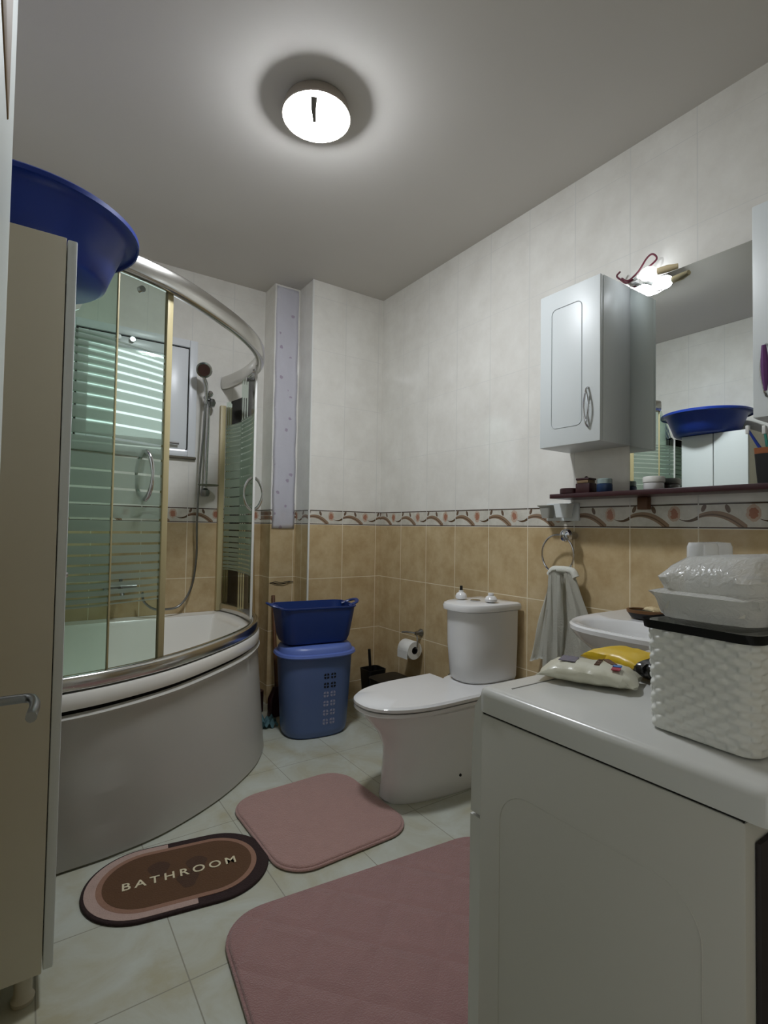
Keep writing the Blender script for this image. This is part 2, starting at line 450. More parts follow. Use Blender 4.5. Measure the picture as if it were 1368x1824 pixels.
# window
bm = BM()
fr = 0.045
for lo, hi in (((wx0, 0.335, wz0), (wx0+fr, 0.40, wz1)), ((wx1-fr, 0.335, wz0), (wx1, 0.40, wz1)), ((wx0+fr, 0.335, wz1-fr), (wx1-fr, 0.40, wz1)), ((wx0+fr, 0.335, wz0), (wx1-fr, 0.40, wz0+fr*0.7))):
    box(bm, lo, hi, 0.004)
win = obj('window_1', bm, M['pvc'], None, True, kind='structure')
bm = BM(); sx0, sx1, sz0, sz1 = wx0+0.055, wx1-0.055, wz0+0.042, wz1-0.058
for lo, hi in (((sx0, 0.325, sz0), (sx0+0.05, 0.37, sz1)), ((sx1-0.12, 0.325, sz0), (sx1, 0.37, sz1)), ((sx0+0.05, 0.325, sz1-0.055), (sx1-0.12, 0.37, sz1)), ((sx0+0.05, 0.325, sz0), (sx1-0.12, 0.37, sz0+0.045))):
    box(bm, lo, hi, 0.004)
obj('window_sash', bm, M['pvc'], win)
bm = BM()
for (a, b) in (((wx0+fr, 0.352, wz1-0.058), (wx1-fr, 0.36, wz1-fr)), ((sx1, 0.352, sz0), (sx1+0.01, 0.36, sz1)), ((sx0-0.01, 0.352, sz0), (sx0, 0.36, sz1))): box(bm, a, b)
obj('window_gasket', bm, M['dark'], win)
obj('window_glass', qbox((sx0+0.05, 0.345, sz0+0.045), (sx1-0.12, 0.351, sz1-0.055)), M['clearg'], win, False)
obj('window_sill', qbox((wx0-0.01, 0.328, wz0-0.014), (wx1+0.004, 0.352, wz0), 0.003), mat('sill_edge', '5d5648', 0.6, noise=0.2), win)
for xx in (-1.545, -1.475):
    hb = lathe(BM(), [(0.014, 0), (0.014, 0.008), (0.008, 0.014), (0.008, 0.02)], (xx, 0.303, 2.115), 16, 'y')
    obj('window_catch', hb, M['chrome'], win)
obj('window_handle', tube(BM(), [(-1.30, 0.322, 1.56), (-1.30, 0.305, 1.56), (-1.215, 0.303, 1.558)], 0.007, 8), M['steel'], win)

# door leaf, opened into the room along the left
door = obj('door_1', qbox((-2.003, -2.88, 0.012), (-1.966, -1.86, 2.03), 0.003), M['doorwhite'], None, True, kind='structure')
obj('door_panel', qbox((-1.9675, -2.72, 1.60), (-1.9642, -2.05, 1.79), 0.002), mat('amber_panel', '7a5a2c', 0.3, noise=0.25, nscale=5), door)
hm = BM(); box(hm, (-1.966, -2.02, 0.76), (-1.958, -1.98, 0.96), 0.003)
obj('door_plate', hm, M['steel'], door)
hm = tube(BM(), [(-1.96, -1.995, 0.845), (-1.935, -1.995, 0.845), (-1.918, -2.0, 0.845), (-1.913, -2.02, 0.842), (-1.9165, -2.05, 0.838), (-1.9175, -2.075, 0.842)], 0.0065, 10, spline=5)
obj('door_handle', hm, M['steel'], door)
st('trim_2', qbox((-2.05, YF-0.11, 0), (-2.03, YF+0.02, 2.08)), M['doorwhite'])

# ================================================================ SHOWER TUB
plan = [(-2.235, -0.985), (-2.0, -0.992), (-1.834, -0.982), (-1.683, -0.947), (-1.492, -0.858), (-1.286, -0.70), (-1.114, -0.533), (-0.992, -0.358), (-0.922, -0.157), (-0.905, 0.066), (-0.92, 0.22), (-0.945, 0.345)]
P2 = [Vector((p[0], p[1])) for p in [(v.x, v.y) for v in cat_spline([(a, b, 0) for a, b in plan], 8)]]
def offs(d):
    out = []
    for i, p in enumerate(P2):
        t = (P2[min(i+1, len(P2)-1)]-P2[max(i-1, 0)]).normalized(); n = Vector((t.y, -t.x))
        q = p+n*d
        out.append(Vector((max(q.x, XL+0.004), min(q.y, WY-0.002))))
    return out
def at_x(curve, x, branch=0):
    c = [p for p in curve]
    return min(c, key=lambda p: abs(p.x-x))
tub = thing('corner_shower_tub', 'white corner bathtub with curved front under the glass enclosure', 'bathtub', (-1.6, -0.3, 0))
# rim slab
def closed_rim(d, z):
    c = offs(d); return [Vector((p.x, p.y, z)) for p in c]+[Vector((XL+0.004, WY-0.002, z))]
bm = BM()
ins = lambda k, z: [Vector((XL+0.06+(p.x-XL)*0.955*k+(1-k)*0.35, (p.y+0.35)*k-0.36+(1-k)*0.06, z)) for p in offs(-0.09)]+[Vector((XL+0.09+(1-k)*0.35, 0.6*k-0.33, z))]
rings = [closed_rim(0.012, 0.509), closed_rim(0.026, 0.513), closed_rim(0.029, 0.524), closed_rim(0.029, 0.555), closed_rim(0.024, 0.564), closed_rim(0.0, 0.566), closed_rim(-0.045, 0.564)]
base = offs(-0.06)
def inner(s, z):
    cx, cy = -1.62, -0.33
    c = [Vector((min(max(p.x, XL+0.07), 0), min(p.y, WY-0.075))) for p in base]+[Vector((XL+0.07, WY-0.075))]
    return [Vector((cx+(p.x-cx)*s, cy+(p.y-cy)*s, z)) for p in c]
rings += [inner(1.0, 0.558), inner(0.975, 0.532), inner(0.94, 0.422), inner(0.90, 0.312), inner(0.84, 0.262), inner(0.7, 0.247), inner(0.2, 0.242)]
loft(bm, rings, cap0=False)
obj('tub_basin', bm, M['acryl'], tub)
# apron: upper plan follows the rim, the foot is drawn in on the left
foot = [(-2.235, -0.96), (-1.95, -0.967), (-1.81, -0.958), (-1.665, -0.948), (-1.49, -0.905), (-1.27, -0.785), (-1.08, -0.62), (-0.97, -0.465), (-0.915, -0.33), (-0.895, -0.15), (-0.89, 0.1), (-0.915, 0.345)]
FP = [Vector((v.x, v.y)) for v in cat_spline([(a, b, 0) for a, b in foot], 8)]
AP = offs(0.020)
bm = BM(); rings = []
for z in (0.008, 0.03, 0.12, 0.22, 0.32, 0.40, 0.465, 0.488, 0.498):
    k = z/0.498; d = 0.012 if z > 0.475 else 0
    off2 = 0.0
    if z > 0.492: d = -0.006
    ring = []
    for i, (a, b) in enumerate(zip(FP, AP)):
        p = a*(1-k)+b*k
        t = (AP[min(i+1, len(AP)-1)]-AP[max(i-1, 0)]).normalized(); n = Vector((t.y, -t.x)); q = p+n*(d+off2)
        # pressed diagonal crease in the panel
        s = i/len(AP); zc = 0.10+0.50*((s-0.12)/0.62)
        if 0.12 < s < 0.74: q -= n*0.006*max(0, 1-abs(z-zc)/0.05)
        ring.append(Vector((max(q.x, XL+0.004), min(q.y, WY-0.003), z)))
    rings.append(ring)
loft(bm, rings, closed=False)
r0 = bmesh.ops.solidify(bm, geom=bm.faces[:], thickness=0.004)
obj('apron', bm, M['acryl'], tub)
bm = BM(); loft(bm, [[Vector((p.x, p.y, z)) for p in offs(0.004)] for z in (0.494, 0.512)], closed=False)
bmesh.ops.solidify(bm, geom=bm.faces[:], thickness=0.003)
obj('rim_gap', bm, M['dark'], tub)

# ---------------------------------------------------------------- glass enclosure
enc = thing('shower_enclosure', 'curved green glass shower enclosure with banded frosting and chrome rails', 'shower enclosure', (-1.4, -0.6, 0.566))
def sub_curve(d, i0, i1, z): return [Vector((p.x, p.y, z)) for p in offs(d)[i0:i1]]
N = len(P2)
ix = lambda x: min(range(N), key=lambda i: abs(P2[i].x-x)+ (10 if P2[i].y > -0.25 else 0))
iy = lambda y: min(range(N), key=lambda i: abs(P2[i].y-y)+(10 if P2[i].x < -1.2 else 0))
bm = BM()
def rail(bm, d0, d1, z0, z1, i0, i1, bev=0.006):
    o1, o0 = offs(d1), offs(d0); rings = []
    for i in range(i0, i1):
        a, b = o0[i], o1[i]; m = (a+b)/2
        ring = []
        for k in range(14):
            an = 2*PI*k/14; cx, cz = math.copysign(abs(math.cos(an))**0.6, math.cos(an)), math.copysign(abs(math.sin(an))**0.6, math.sin(an))
            q = m+(b-a)*0.5*cx; ring.append(Vector((max(q.x, XL+0.004), min(q.y, WY-0.002), (z0+z1)/2+(z1-z0)/2*cz)))
        rings.append(ring)
    return loft(bm, rings)
obj('bottom_rail', rail(BM(), -0.014, 0.026, 0.566, 0.616, 0, N), M['rail'], enc)
obj('top_rail', rail(BM(), -0.024, 0.024, 1.925, 2.005, ix(-1.70), N), M['rail'], enc)
iL, iS, iD, iR = 2, ix(-1.713), ix(-1.529), iy(-0.2256)
def pane(d, i0, i1, z0, z1, th=0.006):
    bm = BM(); o = offs(d); q = offs(d-th)
    rings = []; zt = z1
    for i in range(i0, i1+1):
        dd = math.hypot(o[i].x+1.957, o[i].y+1.15)-0.014; z1 = zt      # the glass is lower where the basin hangs over it
        if P2[i].y < -0.5 and dd < 0.284:
            z1 = min(zt, 1.745 if dd < 0.200 else 1.745+(dd-0.200)*3.0 if dd < 0.243 else 1.875)
        rings.append([Vector((o[i].x, o[i].y, z0)), Vector((o[i].x, o[i].y, z1)), Vector((q[i].x, q[i].y, z1)), Vector((q[i].x, q[i].y, z0))])
    return loft(bm, rings)
obj('fixed_glass', pane(0.006, iL, iS, 0.602, 1.935), M['glass'], enc)
# left door
dl = obj('sliding_door', pane(-0.012, ix(-1.98), iD, 0.604, 1.932), M['glass'], enc, label='left sliding glass door with cream edge strip')
def post(i, d, w, z0, z1, dep=0.012):
    o = offs(d); p = o[i]; t = (o[min(i+1, N-1)]-o[max(i-1, 0)]).normalized(); a = math.atan2(t.y, t.x)
    return qbox((-w/2+p.x, -dep/2+p.y, z0), (w/2+p.x, dep/2+p.y, z1), 0.002) if False else box(BM(), (p.x-w/2, p.y-dep/2, z0), (p.x+w/2, p.y+dep/2, z1), 0.002, rot=Matrix.Rotation(a, 3, 'Z'))
obj('edge_strip', post(iD, -0.014, 0.025, 0.602, 1.932, 0.016), M['beigeal'], dl)
obj('edge_strip', post(iS, 0.003, 0.006, 0.602, 1.932, 0.010), M['beigeal'], enc)
rd = obj('sliding_door', pane(-0.012, iR, iy(0.08), 0.604, 1.932), M['glass'], enc, label='right sliding glass door')
obj('edge_strip', post(iR, -0.014, 0.008, 0.602, 1.95, 0.012), M['white'], rd)
obj('fixed_glass', pane(0.006, iy(-0.06), N-3, 0.602, 1.84), M['glass'], enc)
obj('wall_profile', qbox((-0.972, 0.315, 0.570), (-0.942, 0.348, 1.82), 0.002), M['beigeal'], enc)
obj('wall_profile', qbox((-1.852, -0.995, 0.60), (-1.838, -0.97, 1.745), 0.002), M['white'], enc)
def handle(i, d, z0, z1, out, parent):
    o = offs(d); p = o[i]; t = (o[min(i+1, N-1)]-o[max(i-1, 0)]).normalized(); n = Vector((t.y, -t.x))*(1 if out else -1)
    pts = []
    for k in range(13):
        s = k/12; b = math.sin(PI*s)**0.6*0.040+0.002
        pts.append((p.x+n.x*b, p.y+n.y*b, z0+(z1-z0)*s))
    return obj('handle', tube(BM(), pts, lambda s: 0.005+0.0035*abs(math.cos(PI*s)), 10), M['chrome'], parent)
handle(ix(-1.596), -0.010, 1.17, 1.34, True, dl); handle(ix(-1.596), -0.020, 1.17, 1.34, False, dl)
handle(iR+1, -0.010, 1.17, 1.34, True, rd); handle(iR+1, -0.020, 1.17, 1.34, False, rd)
for i, par in ((iD-4, dl), (ix(-1.62), dl), (iR+1, rd), (iy(-0.05), rd)):
    p = offs(-0.022)[i]; t = (P2[min(i+1, N-1)]-P2[i-1]).normalized()
    for zz in (1.905,):
        bm = BM(); n = Vector((t.y, -t.x, 0))
        tube(bm, [Vector((p.x, p.y, zz))-n*0.012, Vector((p.x, p.y, zz))+n*0.006], 0.011, 12)
        obj('roller', bm, M['chrome'], par)

# ---------------------------------------------------------------- hand shower
hs = thing('shower_rail_set', 'chrome hand shower on a riser bar fixed to the window wall', 'shower', (-1.056, 0.30, 1.30))
obj('riser_bar', tube(BM(), [(-1.060, 0.298, 1.30), (-1.052, 0.298, 1.86)], 0.011, 14), M['chrome'], hs)
bm = tube(BM(), [(-1.061, 0.35, 1.285), (-1.061, 0.30, 1.285)], 0.012, 12); lathe(bm, [(0.0, -0.03), (0.02, -0.027), (0.027, -0.01), (0.024, 0.01), (0.012, 0.02)], (-1.061, 0.297, 1.285), 20)
obj('lower_bracket', bm, M['steel'], hs)
bm = tube(BM(), [(-1.052, 0.35, 1.83), (-1.052, 0.30, 1.83)], 0.012, 12); lathe(bm, [(0.0, -0.028), (0.018, -0.025), (0.026, 0.0), (0.018, 0.02), (0, 0.024)], (-1.040, 0.285, 1.82), 20)
obj('upper_bracket', bm, M['steel'], hs)
obj('clamp_knob', lathe(BM(), [(0, -0.02), (0.013, -0.016), (0.02, 0), (0.013, 0.016), (0, 0.02)], (-1.058, 0.255, 1.862), 20), M['chrome'], hs)
obj('slider_clamp', tube(BM(), [(-1.05, 0.30, 1.842), (-1.07, 0.265, 1.838), (-1.084, 0.25, 1.835)], 0.014, 12), M['steel'], hs)
obj('soap_shelf', lathe(BM(), [(0.0, 0), (0.05, 0.002), (0.062, 0.010), (0.060, 0.012), (0.0, 0.006)], (-1.050, 0.270, 1.315), 32, sx=1.0, sy=0.8), mat('smoked_plastic', '6d7466', 0.2, noise=0.1), hs)
hd = Vector((-1.108, 0.205, 1.985)); dirn = Vector((-0.35, -0.80, -0.35)).normalized()
rotm = dirn.to_track_quat('Z', 'Y').to_matrix()
bm = lathe(BM(), [(0.0, -0.022), (0.022, -0.02), (0.04, -0.008), (0.046, 0.004), (0.044, 0.012), (0.037, 0.013), (0.036, 0.010), (0, 0.010)], (0, 0, 0), 32)
bmesh.ops.rotate(bm, cent=(0, 0, 0), matrix=rotm, verts=bm.verts); bmesh.ops.translate(bm, vec=hd, verts=bm.verts)
head = obj('shower_head', bm, M['chrome'], hs)
bm = lathe(BM(), [(0, 0.0095), (0.034, 0.010), (0.034, 0.0125), (0, 0.013)], (0, 0, 0), 28)
bmesh.ops.rotate(bm, cent=(0, 0, 0), matrix=rotm, verts=bm.verts); bmesh.ops.translate(bm, vec=hd, verts=bm.verts)
obj('spray_face', bm, mat('brown_spray_face', '3a2019', 0.5, noise=0.2), head)
obj('shower_grip', tube(BM(), [hd-Vector((0, 0, 0.035))+Vector((0.0, 0.012, 0)), (-1.088, 0.232, 1.90), (-1.083, 0.246, 1.835), (-1.085, 0.25, 1.80)], lambda s: 0.010+0.002*math.sin(6*s), 12, spline=6), M['chrome'], hs)
obj('shower_hose', tube(BM(), [(-1.085, 0.25, 1.80), (-1.09, 0.262, 1.6), (-1.10, 0.28, 1.35), (-1.105, 0.29, 1.1), (-1.10, 0.30, 0.9), (-1.125, 0.30, 0.72), (-1.19, 0.29, 0.62), (-1.28, 0.272, 0.607), (-1.34, 0.265, 0.618), (-1.385, 0.262, 0.66), (-1.395, 0.262, 0.71)], 0.0065, 10, spline=10), M['steel'], hs)
mx = thing('bath_mixer_tap', 'chrome mixer tap seen through the frosted shower glass', 'tap', (-1.50, 0.33, 0.72))
obj('tap_body', tube(BM(), [(-1.58, 0.30, 0.74), (-1.42, 0.30, 0.74)], 0.02, 14), M['steel'], mx)
for xx in (-1.57, -1.43): obj('tap_inlet', tube(BM(), [(xx, 0.35, 0.74), (xx, 0.30, 0.74)], 0.014, 12), M['steel'], mx)
obj('tap_lever', tube(BM(), [(-1.50, 0.30, 0.755), (-1.50, 0.27, 0.80), (-1.50, 0.22, 0.81)], 0.009, 10), M['steel'], mx)
obj('tap_spout', tube(BM(), [(-1.50, 0.29, 0.735), (-1.50, 0.23, 0.73), (-1.50, 0.21, 0.70)], 0.012, 10), M['steel'], mx)

# ================================================================ TALL CABINET and basin
tc = thing('tall_cabinet', 'tall narrow cream cabinet carrying the blue basin beside the door', 'cabinet', (-2.03, -1.27, 0))
cx0, cx1, cy0, cy1, ct = -2.225, -1.872, -1.445, -1.035, 1.755
obj('carcass', qbox((cx0, cy0, 0.07), (cx1, cy1, ct), 0.002), M['cream'], tc)
for j, (a, b) in enumerate(((cy0, -1.2415), (-1.2385, cy1))):
    dd = obj('door', qbox((cx1+0.002, a+0.001, 0.075), (cx1+0.022, b-0.001, ct-0.002), 0.003), M['cabwhite'], tc, label='white front door leaf')
    yy = -1.262 if j == 0 else -1.218
    obj('knob', lathe(BM(), [(0.005, 0), (0.005, 0.006), (0.009, 0.009), (0.007, 0.013), (0, 0.014)], (cx1+0.022, yy, 0.95), 16, 'x'), M['chrome'], dd)
for xx in (-2.19, -1.905):
    for yy in (-1.41, -1.075):
        obj('leg', lathe(BM(), [(0.022, 0), (0.024, 0.01), (0.018, 0.02), (0.018, 0.06), (0.026, 0.07)], (xx, yy, 0), 20), mat('cream_leg', 'b8b2a0', 0.4, noise=0.05) if xx == -2.19 and yy == -1.41 else bpy.data.materials['cream_leg'], tc)
bc = Vector((-1.957, -1.15, ct))
bs = thing('wash_basin_tub', 'large round blue plastic basin lying on top of the tall cabinet', 'basin', bc)
prof = [(0.0, 0.002), (0.185, 0.002), (0.198, 0.012), (0.215, 0.06), (0.243, 0.132), (0.252, 0.140), (0.268, 0.146), (0.274, 0.146), (0.277, 0.138), (0.281, 0.138), (0.281, 0.150), (0.274, 0.156), (0.255, 0.152), (0.236, 0.137), (0.208, 0.06), (0.19, 0.018), (0.0, 0.012)]
obj('basin_shell', lathe(BM(), prof, bc, 72), M['blue'], bs)

# ================================================================ HAMPER and the basket on it
hp = thing('laundry_hamper', 'slate blue oval plastic laundry hamper with lid and cut-out pattern', 'hamper', (-0.630, -0.325, 0))
HR = -0.14
def oval(cx, cy, a, b, rot=HR, n=48, e=2.7):
    out = []
    for i in range(n):
        t = 2*PI*i/n; c, s = math.cos(t), math.sin(t)
        x = a*math.copysign(abs(c)**(2/e), c); y = b*math.copysign(abs(s)**(2/e), s)
        out.append((cx+x*math.cos(rot)-y*math.sin(rot), cy+x*math.sin(rot)+y*math.cos(rot)))
    return out
hx, hy = -0.630, -0.325
def rt_(a, b, z): return ring3(oval(hx, hy, a, b), z)
obj('hamper_body', loft(BM(), [rt_(0.155, 0.115, 0.0), rt_(0.168, 0.127, 0.012), rt_(0.174, 0.132, 0.04), rt_(0.190, 0.145, 0.30), rt_(0.196, 0.150, 0.415), rt_(0.188, 0.144, 0.415), rt_(0.165, 0.12, 0.03)], cap1=True), M['hamper'], hp)
bm = loft(BM(), [rt_(0.186, 0.14, 0.410), rt_(0.208, 0.160, 0.412), rt_(0.216, 0.168, 0.420), rt_(0.212, 0.164, 0.431), rt_(0.197, 0.150, 0.434), rt_(0.193, 0.146, 0.452), rt_(0.184, 0.138, 0.464), rt_(0.165, 0.12, 0.470), rt_(0.10, 0.075, 0.472)])
obj('hamper_lid', bm, M['hamplid'], hp)
# dark cut-outs: 2 columns x 6 rows of four-petal holes on the front
def hfront(dx, z):
    k = min(1, z/0.415); a = 0.174+0.022*k; b = 0.132+0.018*k; e = 2.7
    y = -b*(max(0, 1-abs(dx/a)**e))**(1/e)
    return Vector((hx+dx*math.cos(HR)-y*math.sin(HR), hy+dx*math.sin(HR)+y*math.cos(HR), z))
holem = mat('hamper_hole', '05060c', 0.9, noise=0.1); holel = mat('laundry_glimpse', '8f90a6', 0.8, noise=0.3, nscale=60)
for r in range(6):
    for c in range(2):
        bm = BM(); cx = 0.018+c*0.038; cz = 0.318-r*0.047
        for q in range(4):
            a0 = PI/4+q*PI/2
            pts = []
            for (rr, da) in ((0.004, 0), (0.0150, -0.58), (0.0172, 0), (0.0150, 0.58)):
                pts.append((cx+rr*math.cos(a0+da), cz+rr*math.sin(a0+da)))
            vs = []
            for dd in (-0.002, 0.0006):
                vs.append([hfront(p[0], p[1])+Vector((math.sin(HR)*0, -dd, 0)) for p in pts])
            loft(bm, vs)
        obj('cut_out', bm, holem if r < 2 else holel, hp, False, label='dark four-petal hole' if r < 2 else 'hole showing pale laundry')
tb = thing('plastic_tub', 'dark blue rectangular plastic tub with two ear handles standing on the hamper lid', 'tub', (-0.636, -0.312, 0.473))
def rr(w, h, r, z, cx=-0.636, cy=-0.312): return ring3(rrect(cx, cy, w, h, r, HR, 8), z)
bm = loft(BM(), [rr(0.31, 0.19, 0.05, 0.474), rr(0.345, 0.215, 0.055, 0.481), rr(0.365, 0.23, 0.055, 0.508), rr(0.405, 0.265, 0.05, 0.658), rr(0.417, 0.277, 0.05, 0.662), rr(0.417, 0.277, 0.05, 0.668), rr(0.399, 0.259, 0.05, 0.668), rr(0.355, 0.22, 0.05, 0.508), rr(0.33, 0.195, 0.05, 0.486)])
obj('tub_shell', bm, M['dblue'], tb)
for sg in (-1, 1):
    ex = lambda dx, dz, dy=0: (-0.636+sg*(dx-0.022)*math.cos(HR)-dy*math.sin(HR), -0.312+sg*(dx-0.022)*math.sin(HR)+dy*math.cos(HR), 0.662+dz)
    obj('ear_handle', tube(BM(), [ex(0.205, -0.005, -0.055), ex(0.255, 0.012, -0.045), ex(0.270, 0.02, 0), ex(0.255, 0.012, 0.045), ex(0.205, -0.005, 0.055)], 0.009, 8, spline=5, flat=(0.8, 1.3)), M['dblue'], tb)

# mop sticks, cloth, wire by the strip
st_ = thing('wooden_mop_stick', 'tall varnished wooden stick leaning in the corner behind the tub', 'mop', (-0.74, 0.1, 0))
obj('stick', tube(BM(), [(-0.80, 0.10, 0.10), (-0.758, 0.325, 1.12)], 0.011, 12), M['wood'], st_)
obj('mop_head', loft(BM(), [ring3(oval(-0.80, 0.095, 0.05, 0.035, 0, 20), z) for z in (0.002, 0.06, 0.12)]), M['maroon'], st_)
s2 = thing('broom', 'dark brown broom with a short handle leaning behind the hamper', 'broom', (-0.76, -0.02, 0))
obj('broom_stick', tube(BM(), [(-0.71, -0.01, 0.14), (-0.668, 0.172, 0.66)], 0.011, 12), M['brown'], s2)
bm = BM(); loft(bm, [ring3(rrect(-0.715, -0.03, 0.10, 0.05, 0.015), 0.002), ring3(rrect(-0.715, -0.025, 0.10, 0.045, 0.015), 0.10), ring3(rrect(-0.71, -0.01, 0.04, 0.03, 0.012), 0.16)])
obj('bristles', bm, M['maroon'], s2)
bm = BM()
vs = {}
for i in range(14):
    for j in range(10):
        x = -0.872+0.0075*i; y = -0.20+0.012*j
        vs[i, j] = bm.verts.new((x, y, 0.024+0.014*math.sin(i*1.3+j*0.7)+0.012*math.cos(j*1.6-i*0.4)))
for i in range(13):
    for j in range(9): bm.faces.new((vs[i, j], vs[i+1, j], vs[i+1, j+1], vs[i, j+1]))
bmesh.ops.solidify(bm, geom=bm.faces[:], thickness=0.02)
obj('floor_cloth', bm, M['teal'], None, True, label='crumpled pale teal cloth on the floor between tub and hamper', cat='cloth')
bm = tube(BM(), [(-0.685, 0.188, 0.735), (-0.65, 0.182, 0.742), (-0.61, 0.184, 0.735), (-0.57, 0.182, 0.741), (-0.53, 0.184, 0.737)], 0.0022, 6, spline=6)
tube(bm, [(-0.67, 0.182, 0.737), (-0.63, 0.184, 0.726), (-0.59, 0.180, 0.730), (-0.55, 0.184, 0.739)], 0.002, 6, spline=6)
obj('wire', bm, M['black'], None, True, label='thin black wire strung across the tiles beside the boxed-out wall', cat='wire')
# patterned film over the upper pipe strip
def film_mat():
    m = mat('patterned_film', 'eeedf4', 0.3, bump=0.6, bscale=9); nt = m.node_tree; b = nt.nodes['Principled BSDF']
    g = nt.nodes.new('ShaderNodeNewGeometry')
    mp = nt.nodes.new('ShaderNodeMapping'); mp.inputs['Scale'].default_value = (1, 0.01, 1); nt.links.new(g.outputs['Position'], mp.inputs[0])
    v = nt.nodes.new('ShaderNodeTexVoronoi'); v.inputs['Scale'].default_value = 15; v.inputs['Randomness'].default_value = 0.6; nt.links.new(mp.outputs[0], v.inputs['Vector'])
    n = nt.nodes.new('ShaderNodeTexNoise'); n.inputs['Scale'].default_value = 90; nt.links.new(g.outputs['Position'], n.inputs['Vector'])
    f = (X(nt, v.outputs['Distance'])+X(nt, n.outputs['Fac'])*0.25).lt(0.29)
    nt.links.new(mixc(nt, f*0.7, lin('efeef5'), lin('c4b2c8')), b.inputs['Base Color'])
    return m
bm = BM(); rows = []
for k in range(60):
    z = 1.072+(2.595-1.072)*k/59; row = []
    for j in range(9):
        x = -0.682+0.150*j/8; w = 0.004*math.sin(j*1.1+z*9)*math.sin(z*5+1)+0.002*math.sin(z*31+j)
        if z < 1.6: w += 0.003*math.sin(14*(z+x*2))
        row.append(Vector((x+0.002*math.sin(z*23), 0.184+w*0.4, z)))
    rows.append(row)
loft(bm, rows, closed=False); bmesh.ops.solidify(bm, geom=bm.faces[:], thickness=0.0012)
fm = obj('patterned_plastic_film', bm, film_mat(), None, True, auto=False, label='lilac patterned plastic film covering the upper pipe recess', cat='plastic film')

# ================================================================ TOILET
TY = -1.13
to = thing('toilet', 'white close-coupled toilet with closed lid and tall cistern', 'toilet', (-0.4, TY, 0))
def D(xb, xf, hw, z, e=2.4, sq=0.35, n=24, cy=TY, ):
    """outline flat at the back (xb) and rounded in front (xf)"""
    pts = []; xm = xb+(xf-xb)*sq
    for i in range(n+1):
        t = -PI/2+PI*i/n
        c, s = math.cos(t), math.sin(t)
        pts.append(Vector((xm+(xf-xm)*abs(c)**(2/e), cy+hw*math.copysign(abs(s)**(2/e), s), z)))
    for k in range(1, 6): pts.append(Vector((xm+(xb-xm)*k/6, cy+hw, z)))
    pts.append(Vector((xb, cy+hw, z)))
    for k in range(1, 6): pts.append(Vector((xb, cy+hw-2*hw*k/6, z)))
    pts.append(Vector((xb, cy-hw, z)))
    for k in range(1, 6): pts.append(Vector((xb+(xm-xb)*k/6, cy-hw, z)))
    return pts
DC = lambda *a: D(*a, cy=-1.086)
bm = loft(BM(), [D(-0.06, -0.725, 0.118, 0.0), D(-0.06, -0.732, 0.122, 0.01), D(-0.06, -0.722, 0.120, 0.08), D(-0.06, -0.715, 0.118, 0.16), D(-0.06, -0.718, 0.120, 0.21), D(-0.06, -0.745, 0.135, 0.27), D(-0.06, -0.795, 0.162, 0.325), D(-0.06, -0.815, 0.172, 0.355), D(-0.06, -0.81, 0.168, 0.362)])
obj('bowl', bm, M['porc'], to)
bm = loft(BM(), [D(-0.035, -0.36, 0.165, 0.36, 3), D(-0.035, -0.36, 0.167, 0.375, 3), D(-0.035, -0.35, 0.155, 0.392, 3)])
obj('deck', bm, M['porc'], to)
bm = loft(BM(), [D(-0.365, -0.832, 0.172, 0.364), D(-0.36, -0.84, 0.178, 0.37), D(-0.36, -0.838, 0.177, 0.382)])
obj('seat', bm, M['porc'], to)
bm = loft(BM(), [D(-0.372, -0.826, 0.168, 0.380), D(-0.372, -0.826, 0.168, 0.386)])
obj('seat_gap', bm, M['dark'], to, label='dark gap under the lid')
bm = loft(BM(), [D(-0.35, -0.836, 0.176, 0.386), D(-0.345, -0.842, 0.180, 0.390), D(-0.345, -0.842, 0.180, 0.400), D(-0.35, -0.832, 0.172, 0.408), D(-0.42, -0.72, 0.10, 0.411)])
obj('lid', bm, M['porc'], to)
bm = loft(BM(), [DC(-0.03, -0.285, 0.105, 0.394, 2.7, 0.3), DC(-0.03, -0.30, 0.112, 0.41, 2.7, 0.3), DC(-0.03, -0.315, 0.118, 0.56, 2.7, 0.3), DC(-0.03, -0.318, 0.120, 0.712, 2.7, 0.3)])
obj('cistern', bm, M['porc'], to)
bm = loft(BM(), [DC(-0.025, -0.322, 0.121, 0.713, 2.7, 0.3), DC(-0.02, -0.338, 0.130, 0.718, 2.7, 0.3), DC(-0.02, -0.340, 0.132, 0.734, 2.7, 0.3), DC(-0.022, -0.334, 0.128, 0.745, 2.7, 0.3), DC(-0.03, -0.318, 0.118, 0.750, 2.7, 0.3), DC(-0.08, -0.2, 0.07, 0.752, 2.7, 0.3)])
obj('cistern_lid', bm, M['porc'], to)
obj('flush_button', lathe(BM(), [(0.0, 0.0), (0.024, 0.0), (0.024, 0.004), (0.020, 0.006), (0, 0.006)], (-0.19, -1.09, 0.752), 28), M['chrome'], to)
obj('screw_cap', lathe(BM(), [(0.006, 0), (0.006, 0.003), (0, 0.004)], (-0.42, TY-0.120, 0.07), 12, 'y', sy=1), M['dark'], to)
bm = BM(); lathe(bm, [(0.016, 0.0), (0.026, 0.004), (0.028, 0.016), (0.022, 0.028), (0.012, 0.034), (0.011, 0.042), (0, 0.043)], (-0.215, -1.02, 0.753), 24)
b1 = obj('air_freshener', bm, M['porc'], None, True, label='small round white bottle with a black nozzle on the cistern', cat='bottle')
obj('nozzle', lathe(BM(), [(0.007, 0.043), (0.007, 0.064), (0, 0.065)], (-0.215, -1.02, 0.753), 16), M['black'], b1)
bm = BM(); lathe(bm, [(0.016, 0.0), (0.027, 0.004), (0.029, 0.014), (0.022, 0.026), (0.011, 0.032), (0.014, 0.036), (0.012, 0.042), (0, 0.043)], (-0.165, -1.165, 0.753), 24)
